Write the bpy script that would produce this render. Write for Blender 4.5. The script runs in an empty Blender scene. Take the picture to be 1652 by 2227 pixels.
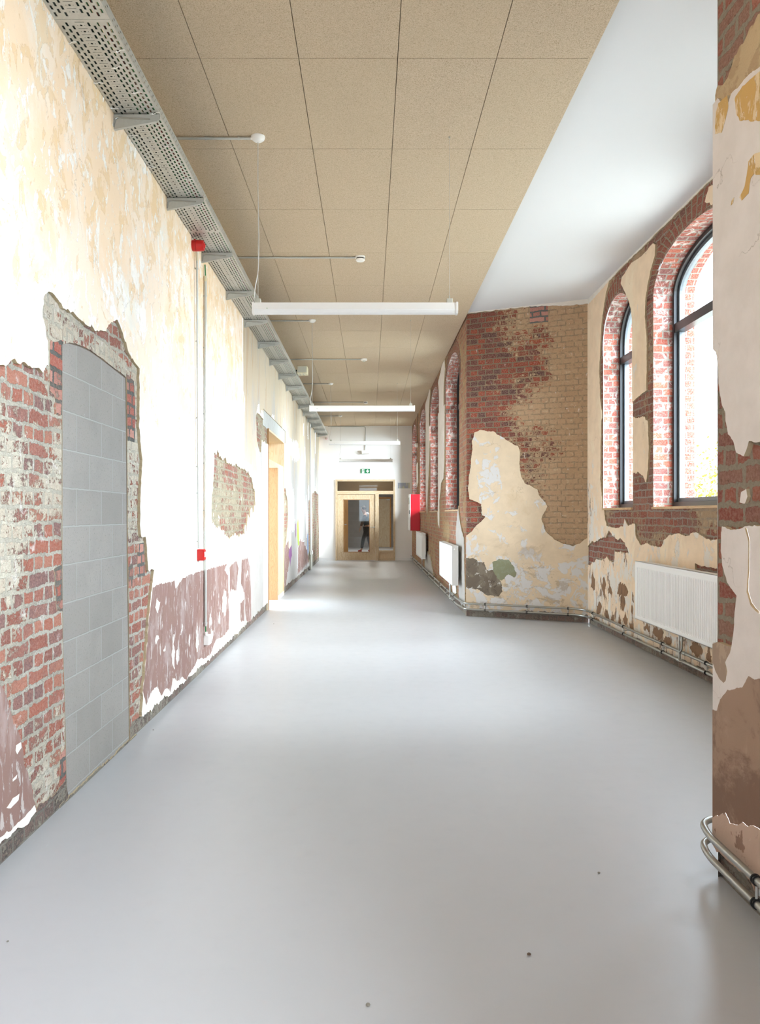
import bpy, bmesh, math, random
import numpy as np
from mathutils import Vector, noise as mnoise
from mathutils.geometry import delaunay_2d_cdt
from math import sin, cos, pi, sqrt

# ------------------------------------------------------------------ camera
SC = bpy.context.scene
COL = SC.collection
F, VX, VY, EYE = 1738.0, 803.5, 1119.0, 1.434      # focal length in pixels, vanishing point, eye height
cam_d = bpy.data.cameras.new('camera')
cam = bpy.data.objects.new('camera', cam_d); COL.objects.link(cam)
cam.location = (0, 0, EYE); cam.rotation_euler = (pi / 2, 0, 0)
cam_d.sensor_fit = 'VERTICAL'; cam_d.sensor_height = 36; cam_d.lens = F / 2227 * 36
cam_d.shift_x = (826 - VX) / 2227; cam_d.shift_y = (VY - 1113.5) / 2227
cam_d.clip_start = 0.05; cam_d.clip_end = 300
SC.camera = cam

# ------------------------------------------------------------------ light
SC.view_settings.view_transform = 'Standard'; SC.view_settings.look = 'None'
SC.view_settings.gamma = 1; SC.view_settings.use_curve_mapping = False
SC.view_settings.exposure = 0.97
world = bpy.data.worlds.new('world'); SC.world = world; world.use_nodes = True
_nt = world.node_tree; _bg = _nt.nodes['Background']
_bg.inputs[0].default_value = (0.70, 0.86, 1.0, 1); _bg.inputs[1].default_value = 8.0
SC.cycles.max_bounces = 9; SC.cycles.diffuse_bounces = 7; SC.cycles.glossy_bounces = 3; SC.cycles.use_adaptive_sampling = True; SC.cycles.adaptive_threshold = 0.04; SC.cycles.transparent_max_bounces = 16
SC.cycles.sample_clamp_indirect = 12

sun_d = bpy.data.lights.new('hazy_sun', 'SUN'); sun_d.energy = 11.0; sun_d.angle = math.radians(50); sun_d.color = (.86, .94, 1.0)
sun = bpy.data.objects.new('hazy_sun', sun_d); COL.objects.link(sun); sun.location = (20, -8, 12)
sun.rotation_euler = Vector((-1.0, .58, -.50)).to_track_quat('-Z', 'Y').to_euler()

def portal(loc, rot, sx, sy):
    d = bpy.data.lights.new('sky_portal', 'AREA'); d.shape = 'RECTANGLE'; d.size = sx; d.size_y = sy
    d.cycles.is_portal = True
    o = bpy.data.objects.new('sky_portal', d); o.location = loc; o.rotation_euler = rot; COL.objects.link(o)

# y ranges of the openings, (centre, half width)
FAR_WIN = [(13.2, 1.03), (16.65, 1.03), (20.15, 1.03), (23.6, 1.03)]
BAY_WIN = [(9.345, 0.555), (7.16, 1.0), (4.95, 0.555)]
SILL = 1.51
for c, a in FAR_WIN:
    portal((1.72, c, 2.8), (0, pi / 2, 0), 2.6, 2 * a)
for c, a in BAY_WIN:
    portal((3.24, c, 2.8), (0, pi / 2, 0), 2.6, 2 * a)
portal((1.72, 0.6, 2.8), (0, pi / 2, 0), 2.6, 2.0)
portal((-5.0, 13.0, 1.5), (0, -pi / 2, 0), 3.0, 4.0)
portal((-0.1, -4.0, 2.2), (pi / 2, 0, 0), 1.2, 2.4)

# ------------------------------------------------------------------ helpers: materials
def lin(c):
    if isinstance(c, str):
        c = [int(c[i:i + 2], 16) for i in (0, 2, 4)]
    return tuple(((v / 255) / 12.92 if v / 255 <= .04045 else ((v / 255 + .055) / 1.055) ** 2.4) for v in c) + (1,)

class NT:
    def __init__(s, name):
        s.m = bpy.data.materials.new(name); s.m.use_nodes = True
        s.t = s.m.node_tree; s.b = s.t.nodes['Principled BSDF']
        s._uv = None
    def node(s, typ, ins=None, **props):
        n = s.t.nodes.new(typ)
        for k, v in props.items(): setattr(n, k, v)
        for k, v in (ins or {}).items(): s.set(n.inputs[k], v)
        return n
    def set(s, sock, v):
        if isinstance(v, bpy.types.NodeSocket): s.t.links.new(v, sock)
        else: sock.default_value = v
    @property
    def uv(s):
        if s._uv is None: s._uv = s.node('ShaderNodeUVMap', uv_map='UVMap').outputs[0]
        return s._uv
    @property
    def pos(s): return s.node('ShaderNodeTexCoord').outputs['Object']
    def noise(s, vec, scale, detail=4, rough=.6, dist=0, out='Fac'):
        return s.node('ShaderNodeTexNoise', {'Vector': vec, 'Scale': scale, 'Detail': detail, 'Roughness': rough, 'Distortion': dist}).outputs[out]
    def math(s, op, a, b=0.0, c=None, clamp=False):
        n = s.node('ShaderNodeMath', {0: a, 1: b}, operation=op, use_clamp=clamp)
        if c is not None: s.set(n.inputs[2], c)
        return n.outputs[0]
    def vmath(s, op, a, b):
        n = s.node('ShaderNodeVectorMath', {0: a}, operation=op)
        if op == 'SCALE': s.set(n.inputs['Scale'], b)
        else: s.set(n.inputs[1], b)
        return n.outputs[0]
    def ramp(s, fac, stops, interp='LINEAR'):
        n = s.node('ShaderNodeValToRGB', {0: fac}); r = n.color_ramp; r.interpolation = interp
        while len(r.elements) > 1: r.elements.remove(r.elements[-1])
        r.elements[0].position = stops[0][0]; r.elements[0].color = stops[0][1]
        for p, c in stops[1:]: r.elements.new(p).color = c
        return n.outputs[0]
    def step(s, fac, lo, hi):
        return s.node('ShaderNodeMapRange', {0: fac, 1: lo, 2: hi, 3: 0.0, 4: 1.0}, interpolation_type='SMOOTHSTEP').outputs[0]
    def mix(s, fac, a, b, blend='MIX'):
        n = s.node('ShaderNodeMix', data_type='RGBA', blend_type=blend)
        s.set(n.inputs[0], fac); s.set(n.inputs[6], a); s.set(n.inputs[7], b)
        return n.outputs[2]
    def xyz(s, v): return s.node('ShaderNodeSeparateXYZ', {0: v}).outputs
    def mapv(s, vec, scale=(1, 1, 1), rot=(0, 0, 0), loc=(0, 0, 0)):
        return s.node('ShaderNodeMapping', {'Vector': vec, 'Scale': scale, 'Rotation': rot, 'Location': loc}).outputs[0]
    def bump(s, h, dist, strength=1.0):
        n = s.node('ShaderNodeBump', {'Height': h, 'Distance': dist, 'Strength': strength})
        s.t.links.new(n.outputs[0], s.b.inputs['Normal'])
    def out(s, color, rough=.8, metal=0, spec=.3):
        s.set(s.b.inputs['Base Color'], color); s.set(s.b.inputs['Roughness'], rough)
        s.b.inputs['Metallic'].default_value = metal; s.b.inputs['Specular IOR Level'].default_value = spec
        return s.m

def plain(name, c, rough=.6, metal=0, spec=.4, var=.06, scale=30, bump=0):
    t = NT(name); c = lin(c) if not isinstance(c, tuple) or max(c) > 1 else c
    f = t.noise(t.pos, scale, 3)
    a = tuple(v * (1 - var) for v in c[:3]) + (1,); b = tuple(min(1, v * (1 + var)) for v in c[:3]) + (1,)
    t.out(t.mix(f, a, b), rough, metal, spec)
    if bump: t.bump(f, bump, .6)
    return t.m

def brick(name, cols, mortar, res=('d8d0bc', .55, 0, 0), warp=.010, dark=0.0, white=0.0, mort=.008, seed=0.0, resfac=.9, joint=.55, bumpd=.012, w=.222, h=.0735):
    """cols: hex colours of the bricks; res: (residue colour, threshold, slope along u, slope along v)"""
    t = NT(name); uv = t.uv
    v0 = t.vmath('ADD', uv, (seed, seed * .37, 0))
    nv = t.node('ShaderNodeTexNoise', {'Vector': v0, 'Scale': 9.0, 'Detail': 3.0}).outputs['Color']
    wv = t.vmath('SCALE', t.vmath('SUBTRACT', nv, (.5, .5, .5)), warp * 2.6)
    nv2 = t.node('ShaderNodeTexNoise', {'Vector': v0, 'Scale': 42.0, 'Detail': 2.0}).outputs['Color']
    wv2 = t.vmath('SCALE', t.vmath('SUBTRACT', nv2, (.5, .5, .5)), warp * 1.3)
    vec = t.vmath('ADD', t.vmath('ADD', uv, wv), wv2)
    bt = t.node('ShaderNodeTexBrick', {'Vector': vec, 'Color1': (0, 0, 0, 1), 'Color2': (1, 1, 1, 1), 'Mortar': (.5, .5, .5, 1), 'Scale': 1.0,
                'Mortar Size': mort, 'Mortar Smooth': .35, 'Bias': 0.0, 'Brick Width': w, 'Row Height': h})
    bt.offset = .5; bt.offset_frequency = 2; bt.squash = .5; bt.squash_frequency = 2
    fine = t.noise(v0, 70, 5, .7)
    mid = t.noise(v0, 14, 5, .65)
    big = t.noise(v0, 1.6, 3, .55)
    n = len(cols); st = [(i / n + .02, lin(c)) for i, c in enumerate(cols)]
    tint = t.math('ADD', bt.outputs['Color'], t.math('MULTIPLY', t.math('SUBTRACT', mid, .5), .35))
    bc = t.ramp(tint, st)
    bc = t.mix(t.step(fine, .35, .75), bc, t.mix(.5, bc, lin('c9a394')))
    bc = t.mix(t.step(t.noise(v0, 33, 4, .7), .58, .75), bc, t.mix(.55, bc, lin('3c2a26')))
    mm = t.math('ADD', bt.outputs['Fac'], t.math('ADD', t.math('MULTIPLY', t.math('SUBTRACT', mid, .52), 1.5), t.math('MULTIPLY', t.math('SUBTRACT', fine, .5), .7)))
    mk = t.step(mm, .25, .6)
    mc = t.mix(t.step(fine, .3, .7), lin(mortar), t.mix(.35, lin(mortar), lin('6a655c')))
    col = t.mix(mk, bc, mc)
    pit = t.step(t.noise(v0, 55, 4, .8), .62, .68)
    col = t.mix(t.math('MULTIPLY', pit, .45), col, lin('4d4038'))
    x = t.xyz(uv)
    th = t.math('ADD', t.math('ADD', t.math('MULTIPLY', x[0], res[2]), t.math('MULTIPLY', x[1], res[3])), res[1])
    rn = t.math('ADD', t.math('ADD', t.math('MULTIPLY', big, .5), t.math('MULTIPLY', mid, .36)), t.math('MULTIPLY', fine, .22))
    rn = t.math('ADD', rn, t.math('MULTIPLY', bt.outputs['Fac'], .05))
    rm = t.step(t.math('SUBTRACT', rn, th), -.012, .03)
    rc = t.mix(t.step(fine, .3, .75), lin(res[0]), t.mix(.35, lin(res[0]), lin('8a7a60')))
    rc = t.mix(t.math('MULTIPLY', t.step(bt.outputs['Color'], .2, .9), .35), rc, t.mix(.5, lin(res[0]), lin('9c7a56')))
    rc = t.mix(t.math('MULTIPLY', t.step(mid, .56, .66), .5), rc, t.mix(.5, lin(res[0]), lin('e2d3b8')))
    rc = t.mix(t.math('MULTIPLY', t.step(t.noise(v0, 26, 5, .75), .5, .62), .45), rc, t.mix(.5, bc, lin(res[0])))
    col = t.mix(t.math('MULTIPLY', rm, resfac), col, rc)
    jm = t.math('MULTIPLY', t.math('MULTIPLY', rm, mk), t.step(mid, .40, .55))
    col = t.mix(t.math('MULTIPLY', jm, joint), col, t.mix(.45, lin(mortar), lin('5d564b')))
    if white:
        wm = t.step(t.noise(t.mapv(v0, (1, .8, 1)), 11, 6, .72, .6), .63 - white * .16, .70 - white * .1)
        col = t.mix(t.math('MULTIPLY', wm, .6), col, lin('e9e2dc'))
    if dark:
        col = t.mix(dark, col, lin('4a443e'))
    hgt = t.math('ADD', t.math('MULTIPLY', t.math('SUBTRACT', 1.0, mk), .8), t.math('ADD', t.math('MULTIPLY', mid, .8), t.math('MULTIPLY', fine, .8)))
    hgt = t.math('ADD', hgt, t.math('MULTIPLY', rm, .25))
    t.bump(hgt, bumpd, .9)
    return t.out(col, .92, 0, .15)

def plaster(name, base, layers, bumpd=.003, streak=1.0, rough=.85):
    """layers: (colour, threshold, softness, scale, stretch(u,v), slope along v, amount)"""
    t = NT(name); uv = t.uv
    fine = t.noise(uv, 120, 3, .6)
    b = lin(base)
    col = t.mix(t.step(t.noise(uv, 5, 5, .6), .3, .7), b, t.mix(.14, b, lin('8b7a62')))
    x = t.xyz(uv); hts = t.math('MULTIPLY', fine, .25)
    for i, (c, th, soft, sc, stretch, slope, amt) in enumerate(layers):
        v = t.mapv(uv, (stretch[0], stretch[1], 1), (0, 0, 0), (i * 3.7, i * 1.9, i))
        f = t.noise(v, sc, 8, .68, .5)
        f = t.math('ADD', f, t.math('MULTIPLY', t.math('SUBTRACT', x[1], 2.0), slope))
        m = t.step(f, th, th + soft)
        col = t.mix(t.math('MULTIPLY', m, amt), col, lin(c))
        hts = t.math('ADD', hts, t.math('MULTIPLY', m, .5 if soft < .05 else .1))
    # hairline cracks
    ck = t.node('ShaderNodeTexVoronoi', {'Vector': t.vmath('ADD', uv, t.vmath('SCALE', t.node('ShaderNodeTexNoise', {'Vector': uv, 'Scale': 7.0, 'Detail': 5.0}).outputs['Color'], .28)), 'Scale': 2.1}, feature='DISTANCE_TO_EDGE').outputs[0]
    cm = t.math('MULTIPLY', t.math('SUBTRACT', 1.0, t.step(ck, 0.0, .006)), t.step(t.noise(uv, 2.3, 2), .5, .62))
    col = t.mix(t.math('MULTIPLY', cm, .35), col, lin('7a674c'))
    hts = t.math('SUBTRACT', hts, t.math('MULTIPLY', cm, .6))
    t.bump(hts, bumpd, .8)
    return t.out(col, rough, 0, .2)

def wood(name, c1, c2, axis='Z', scale=1.0, rough=.5):
    t = NT(name); v = t.pos
    sc = {'Z': (9, 9, .9), 'X': (.9, 9, 9), 'Y': (9, .9, 9)}[axis]
    v2 = t.mapv(v, tuple(q * scale for q in sc))
    f = t.noise(v2, 1.6, 4, .55, 1.2)
    w = t.math('FRACT', t.math('MULTIPLY', f, 9.0))
    f2 = t.noise(t.mapv(v, tuple(q * 14 for q in sc)), 1.0, 3)
    col = t.mix(t.math('MULTIPLY', t.step(w, .35, 1.0), .6), lin(c1), lin(c2))
    col = t.mix(t.math('MULTIPLY', f2, .25), col, lin(c2))
    t.bump(w, .0006, .5)
    return t.out(col, rough, 0, .4)

M = {}
M['brick_left'] = brick('brick_left', ['8c5a50', 'a2604f', 'ab6855', '93675e', '7b5f5d', 'b1766280'[:6]], 'c6c0b3', ('dcd6c4', .585, 0, -.02), warp=.015, mort=.011, white=.35, seed=2.1, bumpd=.016)
M['brick_pale'] = brick('brick_pale', ['8a4f44', '945040', '99665a', '80584f'], 'a8a28e', ('aaa58e', .53, 0, 0), warp=.014, white=.3, seed=5.3, mort=.011)
M['brick_dark'] = brick('brick_dark', ['6d605b', '7a6a62', '80716a', '625d58'], '8b877f', ('a09b90', .53, 0, 0), warp=.012, seed=8.8, bumpd=.02)
M['brick_gray'] = brick('brick_gray', ['9a5248', 'ab6152', 'a87468', 'c08a7c'], '6e6e6b', ('7a7a76', .58, 0, 0), warp=.014, mort=.013, seed=3.3)
M['brick_brown'] = brick('brick_brown', ['7c3a26', '923f28', '5a2f2a', '6d3b33', 'a04a2d', '4f3331'], '8a7c67', ('c4a685', .69, -.19, .0), warp=.009, mort=.009, seed=1.7, white=.05, resfac=.93)
M['brick_bay'] = brick('brick_bay', ['7d4234', '8d4c3a', '6e4238', '95604e', '7b544a'], 'a1958a', ('b8a184', .57, 0, 0), warp=.013, mort=.010, seed=6.6, white=.0)
M['brick_arch'] = brick('brick_arch', ['7d4234', '8d4a38', '6e4238', '95563f', '6b463f'], '9a8f7a', ('a89676', .70, 0, 0), warp=.007, mort=.009, seed=9.1, h=.07, w=.25)
M['brick_reveal'] = brick('brick_reveal', ['93443a', 'a34d3e', '8a4f4a', '7a4a4a', 'b25c48'], 'a1978d', ('c9b9a8', .72, 0, 0), warp=.007, mort=.010, seed=4.4, white=.75)
M['brick_far'] = brick('brick_far', ['95604a', 'a56c52', '8a5a48', 'ad7a5c'], 'ada08a', ('b89f78', .56, 0, 0), warp=.010, mort=.009, seed=7.7)
M['brick_pier'] = brick('brick_pier', ['95564a', 'a4624f', 'a96a56', '8d5c52', '9a7462'], 'a89c88', ('b9a484', .64, 0, .01), warp=.016, mort=.013, seed=11.2, white=.0, bumpd=.02)
M['brick_out'] = brick('brick_out', ['7a2f24', '85382a', '6e2c24'], '8f877c', ('c9b9a8', .9, 0, 0), warp=.004, mort=.008, seed=12.2)

M['plaster_left'] = plaster('plaster_left', 'f3ece0', [
    ('f3dfca', .44, .10, 1.1, (1, .9), .075, .95),
    ('efd1ae', .55, .12, 1.3, (1.0, .7), .085, .7),
    ('f4efe9', .545, .010, 3.2, (1.1, .8), -.03, .85),
    ('e3c08a', .62, .015, 5.0, (1.1, .8), .06, .5),
    ('f3eee8', .565, .008, 9.0, (1.5, .8), -.01, .85),
    ('c89c62', .72, .01, 7.0, (1.1, .6), .05, .35)])
M['plaster_white'] = plaster('plaster_white', 'f2eee6', [('e4dccf', .6, .05, 6, (1, .5), 0, .4)])
M['plaster_maroon'] = plaster('plaster_maroon', '8e7068', [
    ('a5918b', .50, .12, 3.0, (1.5, .6), 0, .8), ('765850', .58, .08, 4.0, (1.5, .6), 0, .7), ('c9c0ba', .62, .03, 9.0, (2.2, .7), -.03, .75)])
M['plaster_gray'] = plaster('plaster_gray', 'b9b4ae', [
    ('c9b79a', .50, .14, 1.2, (1.2, .4), .13, .75), ('a8a49f', .55, .1, 3, (1.5, .4), 0, .6), ('b58f6a', .62, .08, 2.2, (2, .3), .06, .4)])
M['plaster_tan'] = plaster('plaster_tan', 'e8d0b4', [
    ('e8d7bc', .5, .1, 2, (1, .6), 0, .7), ('d6d0c8', .585, .012, 3.6, (1.1, .7), -.045, .85), ('dcc4a0', .6, .1, 5, (1, .5), 0, .6), ('8f7a66', .72, .02, 12, (1, .8), -.04, .6)])
M['plaster_alcove'] = plaster('plaster_alcove', 'dcc8ac', [
    ('cdb696', .55, .12, 2, (1, 1), 0, .6), ('d0cfcf', .60, .012, 4.2, (1, 1), -.035, .85), ('a08a70', .62, .16, 1.7, (1, 1.6), -.05, .55), ('7b6a58', .73, .02, 14, (1, 1), -.03, .6)])
M['alcove_patchy'] = plaster('alcove_patchy', 'dcc8ac', [
    ('cdb696', .55, .12, 2, (1, 1), 0, .6), ('d0cfcf', .50, .012, 6.5, (1, 1), 0, .9), ('a08a70', .64, .05, 3.7, (1, 1.6), -.05, .5), ('7b6a58', .70, .02, 14, (1, 1), -.01, .7)])
M['tan_patchy'] = plaster('tan_patchy', 'e8d0b4', [
    ('e8d7bc', .5, .1, 2, (1, .6), 0, .7), ('d9d4cc', .515, .012, 6.0, (1.1, .6), -.01, .9), ('8a705c', .60, .012, 6.3, (1.6, .55), -.02, .9)])
M['plaster_brownpeel'] = plaster('plaster_brownpeel', '8a6a50', [('6f5644', .55, .08, 6, (1, .5), 0, .7)])
M['plaster_soil'] = plaster('plaster_soil', '6d6256', [('857a6c', .5, .1, 6, (1, .8), 0, .8), ('4d463e', .6, .05, 9, (1, 1), 0, .8), ('d2cdc4', .60, .015, 8, (1, 1), 0, .8)])
M['paint_green'] = plaster('paint_green', '86876c', [('8b8f78', .5, .05, 12, (1, 1), 0, .8)])
M['plaster_pier'] = plaster('plaster_pier', 'e3dad4', [
    ('dacfc6', .5, .15, 3, (1, .5), 0, .6), ('c8a36c', .715, .012, 3.2, (1.2, .8), .018, .75), ('efe9e3', .69, .02, 6, (1, .6), 0, .7), ('a98f78', .74, .04, 9, (1, .4), 0, .6)], bumpd=.002)
M['paint_ochre'] = plaster('paint_ochre', 'd0a766', [('e8d2ae', .52, .02, 9, (1.4, .6), 0, .8), ('efe6dc', .62, .012, 14, (1.4, .6), 0, .85)])
M['plaster_pierbrown'] = plaster('plaster_pierbrown', 'a38773', [
    ('b29883', .5, .15, 3, (1.4, .5), 0, .8), ('7d6252', .53, .1, 2.2, (1, .8), -.10, .85), ('c9b09d', .70, .02, 7, (1.6, .5), 0, .7), ('a9b79c', .77, .02, 8, (1, 1), 0, .7)])
M['plaster_pinklow'] = plaster('plaster_pinklow', 'c3a896', [('8a6b59', .58, .012, 4, (1.2, .8), -.02, .85), ('d8c8bb', .62, .02, 8, (1, 1), 0, .7), ('8d8f90', .72, .02, 6, (1, 1), 0, .8)])
M['plaster_drab'] = plaster('plaster_drab', 'a18b79', [('b39d86', .52, .05, 9, (1, .7), 0, .8), ('88705f', .6, .05, 6, (1, 1), 0, .6)])
M['render_tan'] = plaster('render_tan', 'c3aa86', [('ab9070', .52, .08, 9, (1, 1), 0, .7), ('9a6a50', .66, .03, 5, (1, 1), 0, .5)], bumpd=.012)
M['edge'] = plain('plaster_edge', 'b9a88a', .95, var=.25, scale=60)
M['edge_dark'] = plain('crack_edge', '6d5d50', .95, var=.25, scale=60)
M['paint_lime'] = plain('paint_lime', 'a9cf52', .7); M['paint_purple'] = plain('paint_purple', '8f5a8a', .7)
M['paint_peach'] = plain('paint_peach', 'e8cdb4', .7); M['paint_blue'] = plain('paint_blue', '8497b8', .7)
M['white_wall'] = plain('white_wall', 'f3f2f0', .8, var=.01, scale=3)
M['white_ceiling'] = plain('white_ceiling', 'd6d6d8', .9, var=.01, scale=2)
M['white_edge'] = plaster('white_edge', 'e6e0d8', [('d2c8ba', .6, .05, 8, (1, 1), 0, .6)])
M['white_paint'] = plain('white_enamel', 'efefee', .35, var=.01)
M['white_plastic'] = plain('white_plastic', 'eeece8', .4, var=.01)
M['gray_plastic'] = plain('gray_plastic', 'bdbcb0', .5, var=.02)
M['beige_plastic'] = plain('beige_plastic', 'cfc7aa', .5, var=.02)
M['red'] = plain('red_plastic', 'c0201c', .35, var=.03)
M['red_cab'] = plain('red_enamel', 'cf2230', .35, var=.02)
M['black'] = plain('black_rubber', '1b1b1b', .6)
M['black_frame'] = plain('black_aluminium', '26282b', .35, spec=.6, var=.02)
M['gray_frame'] = plain('grey_aluminium', '5d646b', .35, spec=.6, var=.02)
M['green_cable'] = plain('green_cable', '2c7a45', .5); M['red_cable'] = plain('red_cable', '8e2f28', .5)
M['dark_cable'] = plain('dark_cable', '22302a', .5); M['tan_cable'] = plain('tan_cable', 'a3793f', .5)
M['green'] = plain('sign_green', '23804f', .5, var=.01); M['wire'] = plain('steel_wire', 'c9c6c0', .4, .3)
M['led'] = plain('green_sticker', '4f9a45', .5)

def galv():
    t = NT('galvanised_steel')
    v = t.node('ShaderNodeTexVoronoi', {'Vector': t.pos, 'Scale': 60.0}).outputs['Color']
    f = t.noise(t.pos, 12, 3)
    c = t.mix(t.math('MULTIPLY', t.xyz(v)[0], .5), lin('c6c8c5'), lin('abaeae'))
    return t.out(t.mix(f, c, lin('bdbbb2')), .42, .6, .5)
M['galv'] = galv()
M['steel_pipe'] = plain('zinc_pipe', 'a5a49e', .32, .85, var=.05, scale=20)

def concrete_block():
    t = NT('concrete_blocks'); uv = t.uv
    nv = t.node('ShaderNodeTexNoise', {'Vector': uv, 'Scale': 25.0}).outputs['Color']
    vec = t.vmath('ADD', t.vmath('ADD', uv, (.17, -.03, 0)), t.vmath('SCALE', t.vmath('SUBTRACT', nv, (.5, .5, .5)), .006))
    bt = t.node('ShaderNodeTexBrick', {'Vector': vec, 'Color1': (0, 0, 0, 1), 'Color2': (1, 1, 1, 1), 'Mortar': (.5, .5, .5, 1), 'Scale': 1.0,
                'Mortar Size': .005, 'Mortar Smooth': .2, 'Bias': 0.0, 'Brick Width': .392, 'Row Height': .192}, offset=.5)
    fine = t.noise(uv, 160, 3, .7); mid = t.noise(uv, 4, 4)
    c = t.mix(bt.outputs['Color'], lin('928c86'), lin('9c9690'))
    c = t.mix(t.math('MULTIPLY', t.step(mid, .4, .75),   .5), c, lin('8a8681'))
    c = t.mix(t.step(t.noise(uv, 75, 3, .7), .57, .66), c, lin('85827c'))
    c = t.mix(t.step(bt.outputs['Fac'], .15, .5), c, lin('a3a09c'))
    c = t.mix(t.math('MULTIPLY', t.step(bt.outputs['Fac'], .02, .12), t.math('SUBTRACT', 1.0, t.step(bt.outputs['Fac'], .2, .6))), c, lin('6a6a66'))
    c = t.mix(t.math('MULTIPLY', t.step(t.noise(t.mapv(uv, (4, .7, 1)), 3, 5, .7), .66, .72), .5), c, lin('77756f'))
    c = t.mix(t.math('MULTIPLY', t.step(t.noise(uv, 9, 5, .7), .70, .72), .7), c, lin('e3e3e0'))
    h = t.math('SUBTRACT', t.math('MULTIPLY', fine, .3), t.math('MULTIPLY', bt.outputs['Fac'], .6))
    t.bump(h, .006, .8)
    return t.out(c, .9, 0, .2)
M['block'] = concrete_block()
M['concrete'] = plaster('lintel_concrete', 'b9b9b4', [('a3a29c', .55, .08, 8, (1, 1), 0, .7)])

def woodwool():
    t = NT('wood_wool'); p = t.pos
    sp = t.xyz(p)
    # each panel gets its own tone
    ix = t.math('FLOOR', t.math('DIVIDE', t.math('ADD', sp[0], 1.03), .6)); iy = t.math('FLOOR', t.math('DIVIDE', t.math('SUBTRACT', sp[1], 4.85), 1.2))
    wn = t.node('ShaderNodeTexWhiteNoise', {'Vector': t.node('ShaderNodeCombineXYZ', {0: ix, 1: iy}).outputs[0]}, noise_dimensions='2D').outputs[0]
    f = t.noise(p, 55, 6, .75, 2.2); g = t.noise(p, 190, 3, .7, 1.5); b = t.noise(p, 1.2, 3)
    c = t.mix(t.step(f, .3, .7), lin('cab69e'), lin('dfcdb6'))
    c = t.mix(t.step(g, .50, .62), c, lin('8f7958'))
    c = t.mix(t.math('MULTIPLY', t.step(g, .30, .42), -1.0), c, c)
    c = t.mix(t.math('MULTIPLY', wn, .22), c, lin('d0bd9e'))
    c = t.mix(t.math('MULTIPLY', b, .3), c, lin('c6b397'))
    t.bump(t.math('ADD', f, g), .004, .7)
    return t.out(c, .95, 0, .1)
M['woodwool'] = woodwool()

def resin():
    t = NT('grey_resin'); p = t.pos
    f = t.noise(p, 1.3, 5, .6); g = t.noise(p, 9, 4, .6)
    c = t.mix(f, lin('b7b8ba'), lin('bcbdc0'))
    c = t.mix(t.math('MULTIPLY', t.step(g, .55, .8), .3), c, lin('b1b3b6'))
    c = t.mix(t.math('MULTIPLY', t.step(t.noise(t.mapv(p, (3, .5, 1)), 4, 6, .75, 1.5), .70, .72), .25), c, lin('cfd0d2'))
    t.b.inputs['Coat Weight'].default_value = 0
    t.bump(g, .0015, .25)
    return t.out(c, t.math('ADD', .30, t.math('MULTIPLY', g, .15)), 0, .55)
M['floor'] = resin()

def glass(name, tint=(1, 1, 1, 1), refl=1.0):
    m = bpy.data.materials.new(name); m.use_nodes = True; nt = m.node_tree; nt.nodes.clear()
    o = nt.nodes.new('ShaderNodeOutputMaterial'); mx = nt.nodes.new('ShaderNodeMixShader')
    tr = nt.nodes.new('ShaderNodeBsdfTransparent'); tr.inputs[0].default_value = tint
    gl = nt.nodes.new('ShaderNodeBsdfGlossy'); gl.inputs['Roughness'].default_value = .02
    fr = nt.nodes.new('ShaderNodeFresnel'); fr.inputs[0].default_value = 1.45
    geo = nt.nodes.new('ShaderNodeNewGeometry'); ml = nt.nodes.new('ShaderNodeMath'); ml.operation = 'MULTIPLY'; ml.inputs[1].default_value = refl
    nt.links.new(fr.outputs[0], ml.inputs[0]); nt.links.new(ml.outputs[0], mx.inputs[0])
    nt.links.new(tr.outputs[0], mx.inputs[1]); nt.links.new(gl.outputs[0], mx.inputs[2]); nt.links.new(mx.outputs[0], o.inputs[0])
    return m
M['glass'] = glass('clear_glass', (.97, .98, .98, 1)); M['glass_door'] = glass('door_glass', (.88, .89, .88, 1), .4)
M['pine'] = wood('pine', 'd8c5a6', 'b08d60', 'Z'); M['pine_x'] = wood('pine_rail', 'd8c5a6', 'b8976c', 'X')
M['pine_y'] = wood('pine_sill', 'cfae84', 'a9845c', 'Y'); M['oak'] = wood('veneer', 'b28a60', '94683e', 'Z', 1.6)
M['pine_pale'] = wood('pale_pine', 'dfcdb0', 'cfae80', 'Z', .7); M['orange_wood'] = wood('orange_pine', 'c48c4c', 'a36f35', 'Z')
M['dark_panel'] = wood('dark_panel', '8a7354', '6e5a40', 'X')

# ------------------------------------------------------------------ helpers: geometry
def mesh_obj(name, verts, faces, mats, mi=None, uvs=None, smooth=False, parent=None):
    me = bpy.data.meshes.new(name); me.from_pydata([tuple(v) for v in verts], [], faces)
    for m in (mats if isinstance(mats, (list, tuple)) else [mats]): me.materials.append(M[m] if isinstance(m, str) else m)
    if mi is not None: me.polygons.foreach_set('material_index', mi)
    if uvs is not None:
        l = me.uv_layers.new(name='UVMap'); l.data.foreach_set('uv', [c for uv in uvs for c in uv])
    if smooth: me.polygons.foreach_set('use_smooth', [True] * len(me.polygons))
    me.update()
    o = bpy.data.objects.new(name, me); COL.objects.link(o)
    if parent: o.parent = parent
    return o

def tag(o, label=None, cat=None, group=None, kind=None):
    if label: o['label'] = label
    if cat: o['category'] = cat
    if group: o['group'] = group
    if kind: o['kind'] = kind
    return o

def empty(name, loc, label=None, cat=None, group=None, kind=None, rz=0):
    o = bpy.data.objects.new(name, None); COL.objects.link(o); o.location = loc; o.rotation_euler = (0, 0, rz)
    o.empty_display_size = .1
    return tag(o, label, cat, group, kind)

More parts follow.
